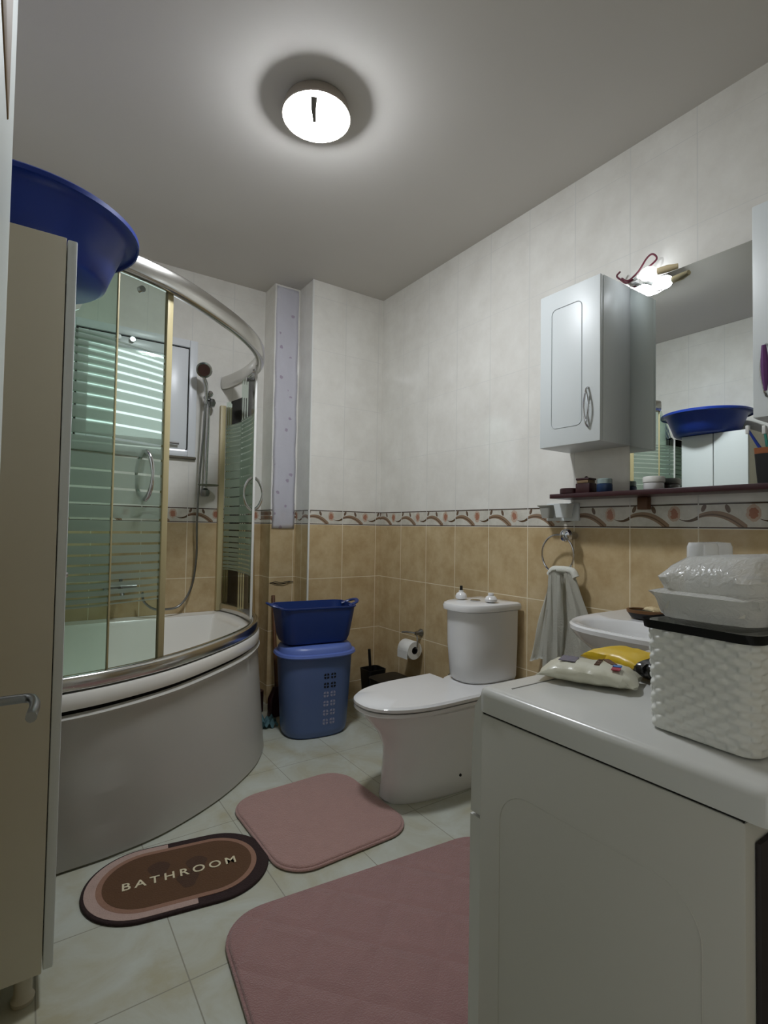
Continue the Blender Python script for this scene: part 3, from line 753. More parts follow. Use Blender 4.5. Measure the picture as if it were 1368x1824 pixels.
obj('soap_bottle', bm, M['porc'], None, True, label='small round all-white bottle on the cistern nearest the sink', cat='bottle')
# angle valve
av = obj('angle_valve', tube(BM(), [(0.0, -0.80, 0.31), (-0.05, -0.80, 0.31), (-0.06, -0.80, 0.345), (-0.085, -0.86, 0.40)], 0.012, 10, spline=4), M['steel'], None, True, label='dull metal water valve on the wall behind the toilet lid', cat='valve')
obj('valve_knob', lathe(BM(), [(0.0, 0), (0.02, 0.003), (0.024, 0.012), (0.018, 0.022), (0, 0.024)], (-0.085, -0.80, 0.31), 10, 'x'), mat('verdigris', '3b4034', 0.6, noise=0.3), av)
# toilet roll + holder
th = thing('toilet_roll_holder', 'small metal toilet roll holder on the beige tiles', 'roll holder', (-0.03, -0.42, 0.45))
obj('wall_mount', lathe(BM(), [(0.022, 0), (0.022, -0.006), (0.012, -0.02), (0.010, -0.045), (0, -0.046)], (0, -0.452, 0.475), 20, 'x'), M['steel'], th)
obj('arm', tube(BM(), [(-0.04, -0.452, 0.475), (-0.06, -0.49, 0.46), (-0.068, -0.502, 0.42), (-0.068, -0.485, 0.396), (-0.068, -0.38, 0.394)], 0.0045, 8, spline=5), M['steel'], th)
obj('lever', tube(BM(), [(-0.04, -0.452, 0.476), (-0.07, -0.40, 0.478), (-0.085, -0.375, 0.474)], 0.005, 8), M['steel'], th)
rl = thing('toilet_paper_roll', 'white toilet paper roll hanging on the metal holder', 'toilet paper', (-0.068, -0.43, 0.34))
R0 = (-0.068, -0.43, 0.383)
def hollow(prof, c, n=36):
    rings = [[Vector((c[0]+r*math.cos(2*PI*i/n), c[1]+h, c[2]+r*math.sin(2*PI*i/n))) for i in range(n)] for r, h in prof]
    bm = loft(BM(), rings+[rings[0]], False, False); bmesh.ops.remove_doubles(bm, verts=bm.verts, dist=1e-5); return bm
bm = hollow([(0.021, -0.05), (0.05, -0.05), (0.052, -0.047), (0.052, 0.047), (0.05, 0.05), (0.021, 0.05)], R0)
obj('paper', bm, M['paper'], rl)
bm = hollow([(0.0185, -0.0495), (0.0208, -0.0495), (0.0208, 0.0495), (0.0185, 0.0495)], R0)
obj('core', bm, M['dark'], rl, label='dark hollow core')
bm = qbox((-0.1215, -0.477, 0.338), (-0.1203, -0.383, 0.384))
obj('loose_sheet', bm, M['paper'], rl)
# toilet brush, bin
br = thing('toilet_brush', 'black toilet brush standing in its black holder in the corner', 'toilet brush', (-0.13, -0.12, 0))
obj('holder', loft(BM(), [ring3(rrect(-0.13, -0.14, 0.10, 0.10, 0.02), 0), ring3(rrect(-0.13, -0.14, 0.13, 0.12, 0.02), 0.215), ring3(rrect(-0.13, -0.14, 0.12, 0.11, 0.02), 0.215), ring3(rrect(-0.13, -0.14, 0.10, 0.09, 0.02), 0.05)]), M['black'], br)
obj('brush_handle', tube(BM(), [(-0.135, -0.14, 0.05), (-0.160, -0.14, 0.335)], 0.009, 10), M['black'], br)
wb = thing('low_waste_bin', 'low black bin along the wall behind the toilet', 'bin', (-0.12, -0.42, 0))
obj('bin_body', loft(BM(), [ring3(rrect(-0.13, -0.42, 0.17, 0.30, 0.03), 0), ring3(rrect(-0.13, -0.42, 0.20, 0.36, 0.03), 0.19)]), M['black'], wb)
obj('bin_lid', loft(BM(), [ring3(rrect(-0.13, -0.42, 0.21, 0.37, 0.03), 0.191), ring3(rrect(-0.13, -0.42, 0.21, 0.37, 0.03), 0.20), ring3(rrect(-0.13, -0.42, 0.16, 0.32, 0.03), 0.212)]), M['black'], wb)

# ================================================================ MATS
def mat_slab(name, cx, cy, w, h, r, rot, z1, m, label):
    t = thing(name, label, 'bath mat', (cx, cy, 0))
    obj('pile', prism(BM(), rrect(cx, cy, w-0.012, h-0.012, r, rot, 10), 0.002, z1, 0.008), m, t)
    bm = tube(BM(), [Vector((p[0], p[1], z1*0.4)) for p in rrect(cx, cy, w-0.008, h-0.008, r, rot, 10)], 0.005, 8, closed=True)
    obj('edge_piping', bm, m, t)
    return t
mat_slab('bath_mat', -0.995, -1.095, 0.51, 0.54, 0.11, math.radians(1), 0.018, M['pink'], 'smaller pink plush mat in front of the toilet')
mat_slab('large_bath_mat', -1.05, -1.86, 0.92, 0.80, 0.12, math.radians(-5.5), 0.020, M['pinkq'], 'large pink quilted mat on the floor beside the washing machine')
ov = thing('oval_door_mat', 'small oval brown mat reading BATHROOM in front of the tub', 'bath mat', (-1.5, -1.125, 0))
OR = math.radians(-10); OC = (-1.505, -1.158)
def stad(L, w, n=14, cut=None):
    pts = []
    r = w/2; e = L/2-r
    for k in range(n*2+1): a = -PI/2+PI*k/(2*n); pts.append((e+r*math.cos(a), r*math.sin(a)))
    for k in range(n*2+1): a = PI/2+PI*k/(2*n); pts.append((-e+r*math.cos(a), r*math.sin(a)))
    return pts
def place(pts): c, s = math.cos(OR), math.sin(OR); return [(OC[0]+x*c-y*s, OC[1]+x*s+y*c) for x, y in pts]
def slab(bm, pts, z0, z1): return loft(bm, [ring3(pts, z0), ring3(pts, z1)])
obj('mat_base', prism(BM(), place(stad(0.54, 0.345)), 0.002, 0.010, 0.004), M['m_dark'], ov, False)
# light half ring on the left, between the dark edge and the tan ring
def half_ring(Lo, wo, Li, wi, x1a, x1b):
    o = [p for p in stad(Lo, wo) if p[0] < 0]; i = [p for p in stad(Li, wi) if p[0] < 0]
    n = min(len(o), len(i))
    top = wo/2
    o = [(x1a, top)]+o+[(x1b, -top)]; i = [(x1a, wi/2)]+i+[(x1b, -wi/2)]
    return o, i
o_, i_ = half_ring(0.522, 0.327, 0.46, 0.28, -0.03, 0.04)
bm = BM(); o_, i_ = place(o_), place(i_)
loft(bm, [[Vector((*p, 0.0095)) for p in o_], [Vector((*p, 0.0112)) for p in o_], [Vector((*p, 0.0112)) for p in i_], [Vector((*p, 0.0095)) for p in i_]], closed=False)
obj('light_half_ring', bm, M['m_light'], ov, False)
obj('tan_ring', slab(BM(), place(stad(0.462, 0.282)), 0.0095, 0.0116), M['m_tan'], ov, False)
obj('brown_centre', slab(BM(), place(stad(0.43, 0.25)), 0.0095, 0.0122), M['m_brown'], ov, False)
bm = BM()
for (fx, fy, a) in ((-0.06, 0.035, 0.3), (0.05, 0.02, 0.1), (0.02, -0.045, -0.2)):
    q = [(fx+0.030*math.cos(t)*(1+0.2*math.sin(3*t)), fy+0.040*math.sin(t)) for t in [2*PI*k/20 for k in range(20)]]
    slab(bm, place(q), 0.011, 0.0126)
obj('dark_print', bm, M['m_blot'], ov, False, label='darker blotches in the brown centre')
def text_mesh(s, size, name, m, parent, mtx, ext=0.0006, sp=1.0):
    cu = bpy.data.curves.new(name, 'FONT'); cu.body = s; cu.size = size; cu.align_x = 'CENTER'; cu.align_y = 'CENTER'; cu.extrude = ext; cu.space_character = sp; cu.offset = size*0.012
    t = bpy.data.objects.new('tmp', cu); C.objects.link(t); bpy.context.view_layer.update()
    me = bpy.data.meshes.new_from_object(t.evaluated_get(bpy.context.evaluated_depsgraph_get()))
    bpy.data.objects.remove(t); bm = BM(); bm.from_mesh(me); bpy.data.meshes.remove(me)
    bmesh.ops.transform(bm, matrix=mtx, verts=bm.verts)
    return obj(name, bm, m, parent, False)
text_mesh('BATHROOM', 0.047, 'lettering', M['m_text'], ov, Matrix.Translation((-1.505, -1.170, 0.0135)) @ Matrix.Rotation(OR+0.03, 4, 'Z'), sp=1.42)

# ================================================================ WASHING MACHINE
wm = thing('washing_machine', 'white washing machine in the right foreground carrying the woven basket', 'washing machine', (-1.06, -2.48, 0))
wx, wxx, wy1, wy0 = -1.364, -0.79, -2.292, -2.675
wyb = -2.648
obj('cabinet_body', qbox((wx+0.003, wyb, 0.02), (wxx-0.003, wy1-0.004, 0.812), 0.006), M['wmside'], wm)
obj('seam_line', qbox((wx+0.006, wyb+0.003, 0.80), (wxx-0.006, wy1-0.008, 0.8155)), M['dark'], wm, False)
bm = prism(BM(), rrect((wx+wxx)/2, (wy0+wy1)/2, wxx-wx, wy1-wy0, 0.018, 0, 6), 0.8155, 0.85, 0.010)
obj('top_panel', bm, M['wm'], wm)
bm = BM()
for a, b in (((wx+0.035, wy1-0.040, 0.8495), (wxx-0.05, wy1-0.038, 0.8506)),): box(bm, a, b)
obj('top_groove', bm, mat('grey_groove', '77766f', 0.6, noise=0.1), wm, False)
# front with its bulging console, facing the toilet
rings = []
for x in [wx+0.004+(wxx-wx-0.008)*k/8 for k in range(9)]:
    s = (x-wx)/(wxx-wx); bul = 0.014+0.016*math.sin(PI*s)
    rings.append([Vector((x, wy1-0.01, 0.66)), Vector((x, wy1+bul*0.9, 0.66)), Vector((x, wy1+bul*0.8, 0.76)), Vector((x, wy1+bul*0.4, 0.82)), Vector((x, wy1-0.006, 0.838)), Vector((x, wy1-0.01, 0.838))])
obj('console', loft(BM(), rings), M['wm'], wm)
rings = []
for x in [wx+0.004+(wxx-wx-0.008)*k/8 for k in range(9)]:
    s = (x-wx)/(wxx-wx); bul = 0.014+0.018*math.sin(PI*s)
    rings.append([Vector((x, wy1-0.01, 0.02)), Vector((x, wy1+bul, 0.02)), Vector((x, wy1+bul, 0.3)), Vector((x, wy1+bul*0.95, 0.655)), Vector((x, wy1-0.01, 0.655))])
fr_ = obj('front_panel', loft(BM(), rings), M['wm'], wm)
obj('back_panel', qbox((wx+0.02, wyb-0.006, 0.03), (wxx-0.02, wyb-0.0005, 0.79), 0.002), mat('dark_back', '2c2526', 0.6, noise=0.5, nscale=9), wm, label='dark back of the machine')
obj('porthole', lathe(BM(), [(0.17, 0.0), (0.17, 0.02), (0.15, 0.035), (0.12, 0.035), (0.10, 0.02), (0, 0.03)], ((wx+wxx)/2, wy1+0.022, 0.36), 40, 'y'), M['chrome'], wm)
obj('program_dial', lathe(BM(), [(0.03, 0), (0.03, 0.012), (0.024, 0.02), (0, 0.02)], (-0.98, wy1+0.024, 0.745), 24, 'y'), M['wm'], wm)
# pressed side panel outline
bm = BM()
tube(bm, [Vector((wx+0.003, y, z)) for y, z in rrect((wy0+wy1)/2+0.01, 0.42, 0.27, 0.60, 0.05)], 0.0009, 6, closed=True)
obj('side_pressing', bm, M['wmside'], wm)
# hose behind machine
obj('drain_hose', tube(BM(), [(-1.30, -2.69, 0.02), (-1.325, -2.685, 0.3), (-1.29, -2.685, 0.52), (-1.15, -2.69, 0.70), (-0.8, -2.69, 0.68)], 0.013, 12, spline=8), mat('grey_hose', '6f7074', 0.5, noise=0.2), None, True, label='grey drain hose behind the washing machine', cat='hose')

# wicker basket on the machine
wk = thing('woven_basket', 'white woven plastic basket with a black liner edge on the washing machine', 'basket', (-1.2, -2.58, 0.85))
BA = math.radians(-4)
def bk_ring(z, grow=0.0, w=0.30, d=0.118, r=0.018, weave=True):
    k = (z-0.851)/0.13
    cx, cy = -1.155, -2.588
    base = rrect(0, 0, w+0.012*k+grow, d+0.006*k+grow, r, 0, 5)
    # resample evenly
    L = []; n = len(base)
    for i in range(n):
        a = Vector(base[i]); b = Vector(base[(i+1) % n]); m = max(1, int((b-a).length/0.0014))
        for j in range(m): L.append(a+(b-a)*j/m)
    return L, cx, cy
ref, _, _ = bk_ring(0.851)
NB = len(ref)
def bk(z, grow=0, amp=0.0, k=0):
    L, cx, cy = bk_ring(0.851, grow); n = len(L); out = []; s = 1+0.03*(z-0.851)/0.13
    for i, p in enumerate(L):
        col = int(i/8.0); row = int((z-0.853)/0.0078)
        on = (col+row) % 2; fr = (i % 8)/8.0; zr = ((z-0.853) % 0.0078)/0.0078
        w = amp*(math.sin(PI*min(1, (fr+0.06)))**0.6)*(math.sin(PI*zr)**0.5 if 0 < zr < 1 else 0) * (1 if on else -0.7)
        q = p*s; nn = p.normalized()
        # outward by side
        if abs(p.y) > 0.118/2-0.004: nn = Vector((0, math.copysign(1, p.y)))
        elif abs(p.x) > 0.15-0.004: nn = Vector((math.copysign(1, p.x), 0))
        q = q+nn*w
        c, sn = math.cos(BA), math.sin(BA)
        out.append(Vector((cx+q.x*c-q.y*sn, cy+q.x*sn+q.y*c, z)))
    return out
rings = []; z = 0.853
while z < 0.978: rings.append(bk(z, 0, 0.0028)); z += 0.0013
rings.append(bk(0.980)); L_in = bk(0.980, -0.012); 
bm = loft(BM(), rings, cap0=True, cap1=False)
obj('woven_body', bm, M['wick'], wk)
bm = BM(); a0, a1, a2, a3 = bk(0.971, 0.009), bk(0.981, 0.011), bk(0.981, -0.012), bk(0.93, -0.012)
n = len(a0); loft(bm, [a0, a1, bk(0.9805, -0.0) if False else a1], False, False) if False else None
mlen = min(len(a0), len(a1))
loft(bm, [a0[:mlen], a1[:mlen]], False, False)
bmesh.ops.solidify(bm, geom=bm.faces[:], thickness=0.002)
obj('black_liner', bm, M['black'], wk)
# bagged pack lying in the basket
bagm = bpy.data.materials.new('clear_wrap'); bagm.use_nodes = True
bb = bagm.node_tree.nodes['Principled BSDF']; bb.inputs['Base Color'].default_value = lin('e2e2df'); bb.inputs['Roughness'].default_value = 0.2
bb.inputs['Alpha'].default_value = 0.72
nn = bagm.node_tree.nodes.new('ShaderNodeTexNoise'); nn.inputs['Scale'].default_value = 14; nn.inputs['Detail'].default_value = 3; nn.inputs['Distortion'].default_value = 1.5
bp = bagm.node_tree.nodes.new('ShaderNodeBump'); bp.inputs['Strength'].default_value = 0.35; bp.inputs['Distance'].default_value = 0.008
bagm.node_tree.links.new(nn.outputs['Fac'], bp.inputs['Height']); bagm.node_tree.links.new(bp.outputs[0], bb.inputs['Normal'])
def crumple(rings_def, cx, cy, rot, seed, amp):
    rnd = random.Random(seed); bm = BM(); R = []
    for w, d, r, z in rings_def:
        base = rrect(cx, cy, w, d, r, rot, 4); ring = []
        for i, p in enumerate(base):
            k = 1+amp*math.sin(i*1.7+z*190)+rnd.uniform(-amp, amp)*0.6
            ring.append(Vector((cx+(p[0]-cx)*k, cy+(p[1]-cy)*k, z+rnd.uniform(-amp, amp)*0.05)))
        R.append(ring)
    return loft(bm, R)
bg = thing('plastic_bag', 'translucent plastic bag bulging out of the woven basket', 'bag', (-1.17, -2.58, 0.93))
obj('bag_film', crumple([(0.23, 0.06, 0.02, 0.90), (0.25, 0.075, 0.03, 0.975), (0.296, 0.112, 0.03, 0.986), (0.300, 0.118, 0.03, 1.004), (0.308, 0.122, 0.02, 1.014), (0.285, 0.108, 0.03, 1.017), (0.292, 0.112, 0.02, 1.032), (0.27, 0.10, 0.03, 1.044), (0.22, 0.08, 0.02, 1.056), (0.12, 0.04, 0.015, 1.058)], -1.155, -2.588, BA, 3, 0.016), bagm, bg)
obj('paper_inside', crumple([(0.20, 0.05, 0.02, 0.92), (0.23, 0.06, 0.02, 0.985), (0.28, 0.10, 0.02, 0.995), (0.28, 0.10, 0.02, 1.012), (0.15, 0.05, 0.02, 1.014)], -1.162, -2.588, BA, 5, 0.01), mat('pale_contents', 'cdcabf', 0.8, noise=0.1, nscale=40), bg)
obj('barcode_label', qbox((-1.245, -2.628, 1.032), (-1.215, -2.600, 1.0352), 0.001, rot=Matrix.Rotation(0.12, 3, 'X')), mat('grey_label', '8f9092', 0.5, noise=0.3, nscale=300), bg)
bm = box(BM(), (-1.268, -2.653, 0.982), (-1.255, -2.649, 1.005), 0.001, rot=Matrix.Rotation(0.5, 3, 'Y'))
obj('blue_print_mark', bm, M['pblue'], bg)
for (px_, py_, lab) in ((-1.098, -2.492, 'left one of the two white round caps sticking up behind the bag'), (-1.043, -2.488, 'right one of the two white round caps sticking up behind the bag')):
    b = obj('white_bottle', lathe(BM(), [(0.018, 0.0), (0.024, 0.01), (0.024, 0.165), (0.020, 0.175), (0.0195, 0.178)], (px_, py_, 0.853), 28), M['porc'], None, True, label=lab, cat='bottle', group=None)
    obj('bottle_cap', lathe(BM(), [(0.021, 0.178), (0.0205, 0.212), (0.018, 0.218), (0, 0.219)], (px_, py_, 0.853), 28), M['porc'], b)

# wipes packs
def pillow(cx, cy, z0, L, w, h, rot, tilt=0.0, seed=1, endw=1.0):
    rnd = random.Random(seed); R = []; c, s = math.cos(rot), math.sin(rot)
    n = 15
    for i in range(n):
        t = -1+2*i/(n-1); hh = h*(1-abs(t)**3.5)**0.7 if abs(t) < 1 else 0.0; hh = max(hh, 0.002)
        ww = w*(1+0.05*math.sin(i*2.1+seed))*(1.0 if abs(t) < 0.85 else 0.95); ring = []
        for k in range(20):
            a = 2*PI*k/20; y = ww/2*math.copysign(abs(math.cos(a))**0.8, math.cos(a)); zz = hh/2+hh/2*math.copysign(abs(math.sin(a))**0.8, math.sin(a))+rnd.uniform(-1, 1)*0.0008
            x = t*L/2+0.003*math.sin(k+i); ring.append(Vector((cx+x*c-y*s, cy+x*s+y*c, z0+max(0.0, zz)+(h-hh)*0.25)))
        R.append(ring)
    return loft(BM(), R)
pk = thing('wet_wipes_pack', 'white pack of wet wipes with red and blue print lying on the washing machine', 'wipes pack', (-1.18, -2.36, 0.85))
PR = math.radians(-66)
obj('wrapper', pillow(-1.195, -2.368, 0.8512, 0.140, 0.085, 0.030, PR, seed=2), mat('white_film', 'cfcdbb', 0.3, noise=0.08, nscale=30, bump=0.5, bscale=40), pk)
def on_pack(u, v, z): c, s = math.cos(PR), math.sin(PR); return (-1.195+u*c-v*s, -2.368+u*s+v*c, z)
def patch(name, u, v, lu, lv, m, z=0.8805, rot=0):
    p = on_pack(u, v, 0); bm = box(BM(), (p[0]-lu/2, p[1]-lv/2, z), (p[0]+lu/2, p[1]+lv/2, z+0.0012), 0.0, rot=Matrix.Rotation(PR+rot, 3, 'Z'))
    return obj(name, bm, m, pk, False)
patch('red_print', 0.042, -0.020, 0.012, 0.016, M['red'], 0.8795); patch('blue_print', 0.042, -0.006, 0.012, 0.012, M['pblue'], 0.8805)
patch('brown_print', 0.028, 0.018, 0.010, 0.034, M['brown'], 0.8800, 0.5)
patch('grey_print', -0.03, 0.0, 0.025, 0.035, mat('grey_print', '6c6672', 0.5, noise=0.4, nscale=80), 0.8808)
text_mesh('NURE N', 0.011, 'pack_lettering', M['brown'], pk, Matrix.Translation(on_pack(0.015, 0.002, 0.8817)) @ Matrix.Rotation(PR+PI/2, 4, 'Z'))
yp = thing('yellow_wipes_pack', 'yellow and black soft pack lying half behind the woven basket', 'wipes pack', (-1.07, -2.37, 0.85))
obj('yellow_wrapper', pillow(-1.068, -2.355, 0.8512, 0.13, 0.085, 0.032, math.radians(-100), seed=5), M['yellow'], yp)
obj('black_end', pillow(-1.088, -2.428, 0.8512, 0.05, 0.085, 0.034, math.radians(-100), seed=8), mat('black_film', '12110f', 0.25, noise=0.2, nscale=30), yp)

# ================================================================ SINK
sk = thing('wash_sink', 'white porcelain wall sink beside the hanging towel', 'sink', (-0.25, -2.0, 0.6))
def sk_ring(s, z, xb=-0.003, hw=0.262, dp=0.525, cy=-2.002, e=3.0):
    pts = []
    n = 36
    for i in range(n+1):
        t = -PI/2+PI*i/n; c, sn = math.cos(t), math.sin(t)
        pts.append(Vector((-0.17*s+xb*(1-0)-(dp-0.17)*s*abs(c)**(2/e), cy+hw*s*math.copysign(abs(sn)**(2/e), sn), z)))
    pts.append(Vector((xb, cy+hw*s, z))); pts.append(Vector((xb, cy-hw*s, z)))
    return pts
def sk_in(s, z):
    cx = -0.285; return [Vector((cx+0.175*s*math.cos(a), -2.005+0.205*s*math.sin(a), z)) for a in [2*PI*k/39+PI/2 for k in range(39)]]
# outer shell then bowl
outer = [sk_ring(0.42, 0.60), sk_ring(0.62, 0.625), sk_ring(0.82, 0.69), sk_ring(0.95, 0.745), sk_ring(1.0, 0.775), sk_ring(1.0, 0.787), sk_ring(0.985, 0.792)]
bm = loft(BM(), outer, cap1=False)
bm.verts.ensure_lookup_table()
top = bm.verts[-39:]
def add_ring(bm, prev, pts):
    cur = [bm.verts.new(p) for p in pts]; n = len(cur)
    for i in range(n): bm.faces.new((prev[i], prev[(i+1) % n], cur[(i+1) % n], cur[i]))
    return cur
def sk_match(s, z):   # inner oval matched by angle to the outer outline
    out = []
    for v in outer[-1]:
        a = math.atan2((v.y+2.002)/0.22, (v.x+0.37)/0.16); out.append(Vector((-0.370+0.125*s*math.cos(a), -2.002+0.215*s*math.sin(a), z)))
    return out
cur = add_ring(bm, list(top), sk_match(1.03, 0.789))
for s, z in ((0.98, 0.782), (0.93, 0.755), (0.82, 0.71), (0.6, 0.675), (0.2, 0.665)): cur = add_ring(bm, cur, sk_match(s, z))
bm.faces.new(cur)
obj('sink_bowl', bm, M['porc'], sk)
obj('drain', lathe(BM(), [(0.0, 0), (0.022, 0), (0.022, 0.003), (0, 0.004)], (-0.370, -2.002, 0.6665), 24), M['chrome'], sk)
obj('pedestal', loft(BM(), [ring3(oval(-0.17, -2.005, 0.10, 0.09, 0, 30), z) if z < 0.5 else ring3(oval(-0.19, -2.005, 0.12, 0.12, 0, 30), z) for z in (0.0, 0.2, 0.45, 0.605)]), M['porc'], sk)
tp = thing('sink_tap', 'chrome mixer tap at the back of the sink', 'tap', (-0.07, -2.005, 0.79))
obj('tap_base', lathe(BM(), [(0.026, 0), (0.024, 0.05), (0.02, 0.065), (0, 0.068)], (-0.065, -2.005, 0.790), 24), M['chrome'], tp)
obj('tap_spout', tube(BM(), [(-0.065, -2.005, 0.835), (-0.12, -2.005, 0.845), (-0.165, -2.005, 0.825)], 0.011, 12, spline=4), M['chrome'], tp)
# soap dish
sd = thing('soap_dish', 'oval black soap dish with a tan rim on the sink edge', 'soap dish', (-0.185, -1.905, 0.79))
def dr(s, z, cx=-0.185, cy=-1.905): return ring3(oval(cx, cy, 0.046*s, 0.062*s, 0.3, 32, 2.2), z)
obj('dish', loft(BM(), [dr(0.8, 0.7935), dr(1.0, 0.812), dr(1.0, 0.816)], cap1=True), M['black'], sd)
obj('dish_rim', loft(BM(), [dr(1.02, 0.812), dr(1.04, 0.822), dr(0.92, 0.822), dr(0.9, 0.814)], False, False), mat('tan_plastic', '6d4a28', 0.4, noise=0.1), sd)
obj('soap_bar', pillow(-0.190, -1.925, 0.8165, 0.050, 0.032, 0.018, 1.2, seed=4), M['soap'], None, True, label='cream soap bar lying in the oval soap dish', cat='soap')

# ================================================================ TOWEL RING and towel
tr = thing('towel_ring', 'chrome towel ring with a round wall knob', 'towel ring', (-0.03, -1.5, 1.06))
bm = lathe(BM(), [(0.016, 0), (0.018, -0.03), (0.024, -0.042), (0.029, -0.055), (0.024, -0.068), (0.010, -0.074), (0, -0.075)], (0, -1.487, 1.066), 28, 'x')
obj('knob', bm, M['chrome'], tr)
RC = Vector((-0.058, -1.445, 0.985)); pts = [(RC.x, RC.y+0.080*math.cos(a), RC.z+0.083*math.sin(a)) for a in [2*PI*k/48 for k in range(48)]]
obj('ring', tube(BM(), pts, 0.0042, 8, closed=True), M['chrome'], tr)
# towel: gathered at the ring, two tails spreading down
tw = thing('hand_towel', 'pale grey green hand towel hanging from the towel ring', 'towel', (-0.07, -1.45, 0.5))
def towel_sheet(ytop, ybot, ztop, zbot, x0, wt, wb, seed, lean=0.0, n=22, m=26):
    bm = BM(); rows = []
    for i in range(m+1):
        t = i/m; w = wt+(wb-wt)*(t**0.75); yc = ytop+(ybot-ytop)*t; row = []
        for j in range(n+1):
            s = j/n-0.5
            x = x0-0.008*math.sin(s*11+seed)*(0.4+t)-0.002*math.sin(s*27+seed*2)*(0.5+t)-lean*t+0.010*math.cos(s*PI)*-1
            z = ztop-(ztop-zbot)*t+0.014*math.sin(s*5+seed)*t-0.02*(1-t)*abs(s)*2
            row.append(Vector((x, yc+s*w+0.004*math.sin(t*9+j), z)))
        rows.append(row)
    loft(bm, rows, closed=False); bmesh.ops.solidify(bm, geom=bm.faces[:], thickness=0.008)
    return bm
obj('back_fold', towel_sheet(-1.425, -1.350, 0.918, 0.51, -0.034, 0.055, 0.13, 2), M['towel'], tw, auto=False)
obj('front_fold', towel_sheet(-1.455, -1.435, 0.922, 0.46, -0.080, 0.075, 0.105, 5), M['towel'], tw, auto=False)
obj('side_fold', towel_sheet(-1.495, -1.575, 0.925, 0.50, -0.060, 0.07, 0.20, 9), M['towel'], tw, auto=False)
obj('gathered_top', tube(BM(), [(-0.056, -1.405, 0.895), (-0.058, -1.425, 0.918), (-0.06, -1.455, 0.921), (-0.06, -1.485, 0.922), (-0.058, -1.52, 0.918), (-0.056, -1.535, 0.895)], 0.015, 12, spline=5), M['towel'], tw)

# ================================================================ WALL CABINET, MIRROR, SHELF
def wall_cab(y0, y1, z0, z1, label, hy):
    w = thing('wall_cabinet', label, 'cabinet', (-0.1, (y0+y1)/2, z0))
    obj('carcass', qbox((-0.182, y0, z0), (-0.001, y1, z1), 0.002), M['cabwhite'], w)
    d = obj('door', qbox((-0.201, y0+0.001, z0), (-0.1835, y1-0.001, z1), 0.004), M['cabwhite'], w)
    bm = tube(BM(), [Vector((-0.2012, a, b)) for a, b in rrect((y0+y1)/2+0.01, (z0+z1)/2, (y1-y0)*0.50, (z1-z0)*0.77, 0.022, 0, 5)], 0.0018, 6, closed=True)
    obj('routed_line', bm, mat('groove_shade', 'aeb4b6', 0.5, noise=0.05) if 'groove_shade' not in bpy.data.materials else bpy.data.materials['groove_shade'], d)
    bm = BM(); pts = []
    for sg in (-1, 1):
        pts = [(-0.203, hy, 1.477), (-0.214, hy, 1.485)]+[(-0.2165, hy+sg*0.010*math.sin(PI*k/8), 1.49+0.125*k/8) for k in range(9)]+[(-0.214, hy, 1.62), (-0.203, hy, 1.628)]
        tube(bm, pts, 0.0036, 8)
    obj('handle', bm, M['chrome'], d)
    return w
wall_cab(-1.738, -1.462, 1.420, 2.045, 'white wall cabinet left of the mirror with a chrome loop handle', -1.688)
wall_cab(-2.46, -2.225, 1.420, 2.045, 'white wall cabinet at the right end of the mirror', -2.262)
ts = obj('tassel', tube(BM(), [(-0.222, -2.262, 1.62), (-0.222, -2.264, 1.55), (-0.222, -2.266, 1.49)], lambda s: 0.004+0.006*math.sin(PI*min(1, s*0.9+0.1)), 8, spline=5), M['purple'], None, True, label='small purple tassel hung from the right cabinet handle', cat='tassel')
mi = thing('wall_mirror', 'frameless rectangular wall mirror between the two wall cabinets', 'mirror', (0, -1.95, 1.236))
obj('mirror_glass', qbox((-0.006, -2.222, 1.242), (-0.0012, -1.7385, 2.043)), M['mirror'], mi, False)
obj('mirror_edge', qbox((-0.0055, -2.222, 1.240), (-0.0008, -1.739, 1.2418)), M['cabwhite'], mi, False)
sh = thing('wooden_shelf', 'long narrow dark maroon shelf under the mirror', 'shelf', (-0.07, -1.95, 1.215))
obj('shelf_board', qbox((-0.140, -2.62, 1.218), (-0.001, -1.466, 1.236), 0.002), M['maroon'], sh)
obj('shelf_bracket', qbox((-0.03, -1.82, 1.170), (-0.001, -1.78, 1.2175), 0.003), M['brown'], sh)
obj('shelf_bracket', qbox((-0.03, -2.34, 1.170), (-0.001, -2.30, 1.2175), 0.003), M['brown'], sh)
# shelf items
SZ = 1.2362
bx = thing('dark_round_tin', 'low round dark red tin at the left end of the shelf', 'tin', (-0.08, -1.53, SZ))
obj('tin_body', lathe(BM(), [(0.036, 0), (0.040, 0.004), (0.040, 0.020), (0.036, 0.024), (0, 0.026)], (-0.085, -1.525, SZ), 30), M['maroon'], bx)
b2 = thing('dark_wooden_box', 'small dark brown wooden box with a pale band beside the round tin', 'box', (-0.09, -1.60, SZ))
obj('box_body', qbox((-0.115, -1.635, SZ), (-0.065, -1.572, SZ+0.040), 0.003), M['maroon'], b2)
obj('box_band', qbox((-0.117, -1.630, SZ+0.040), (-0.068, -1.580, SZ+0.052), 0.002), M['card'], b2)
obj('box_lid', qbox((-0.119, -1.634, SZ+0.052), (-0.066, -1.576, SZ+0.060), 0.002), M['maroon'], b2)
obj('box_knob', lathe(BM(), [(0.004, 0), (0.008, 0.005), (0.0, 0.010)], (-0.09, -1.605, SZ+0.060), 12), M['maroon'], b2)
jr = thing('blue_cream_jar', 'small dark blue jar with a clear lid on the shelf', 'jar', (-0.09, -1.68, SZ))
obj('jar_body', lathe(BM(), [(0.026, 0), (0.029, 0.004), (0.029, 0.030), (0.026, 0.033), (0, 0.033)], (-0.09, -1.685, SZ), 28), mat('navy_plastic', '1e3558', 0.3, noise=0.1), jr)
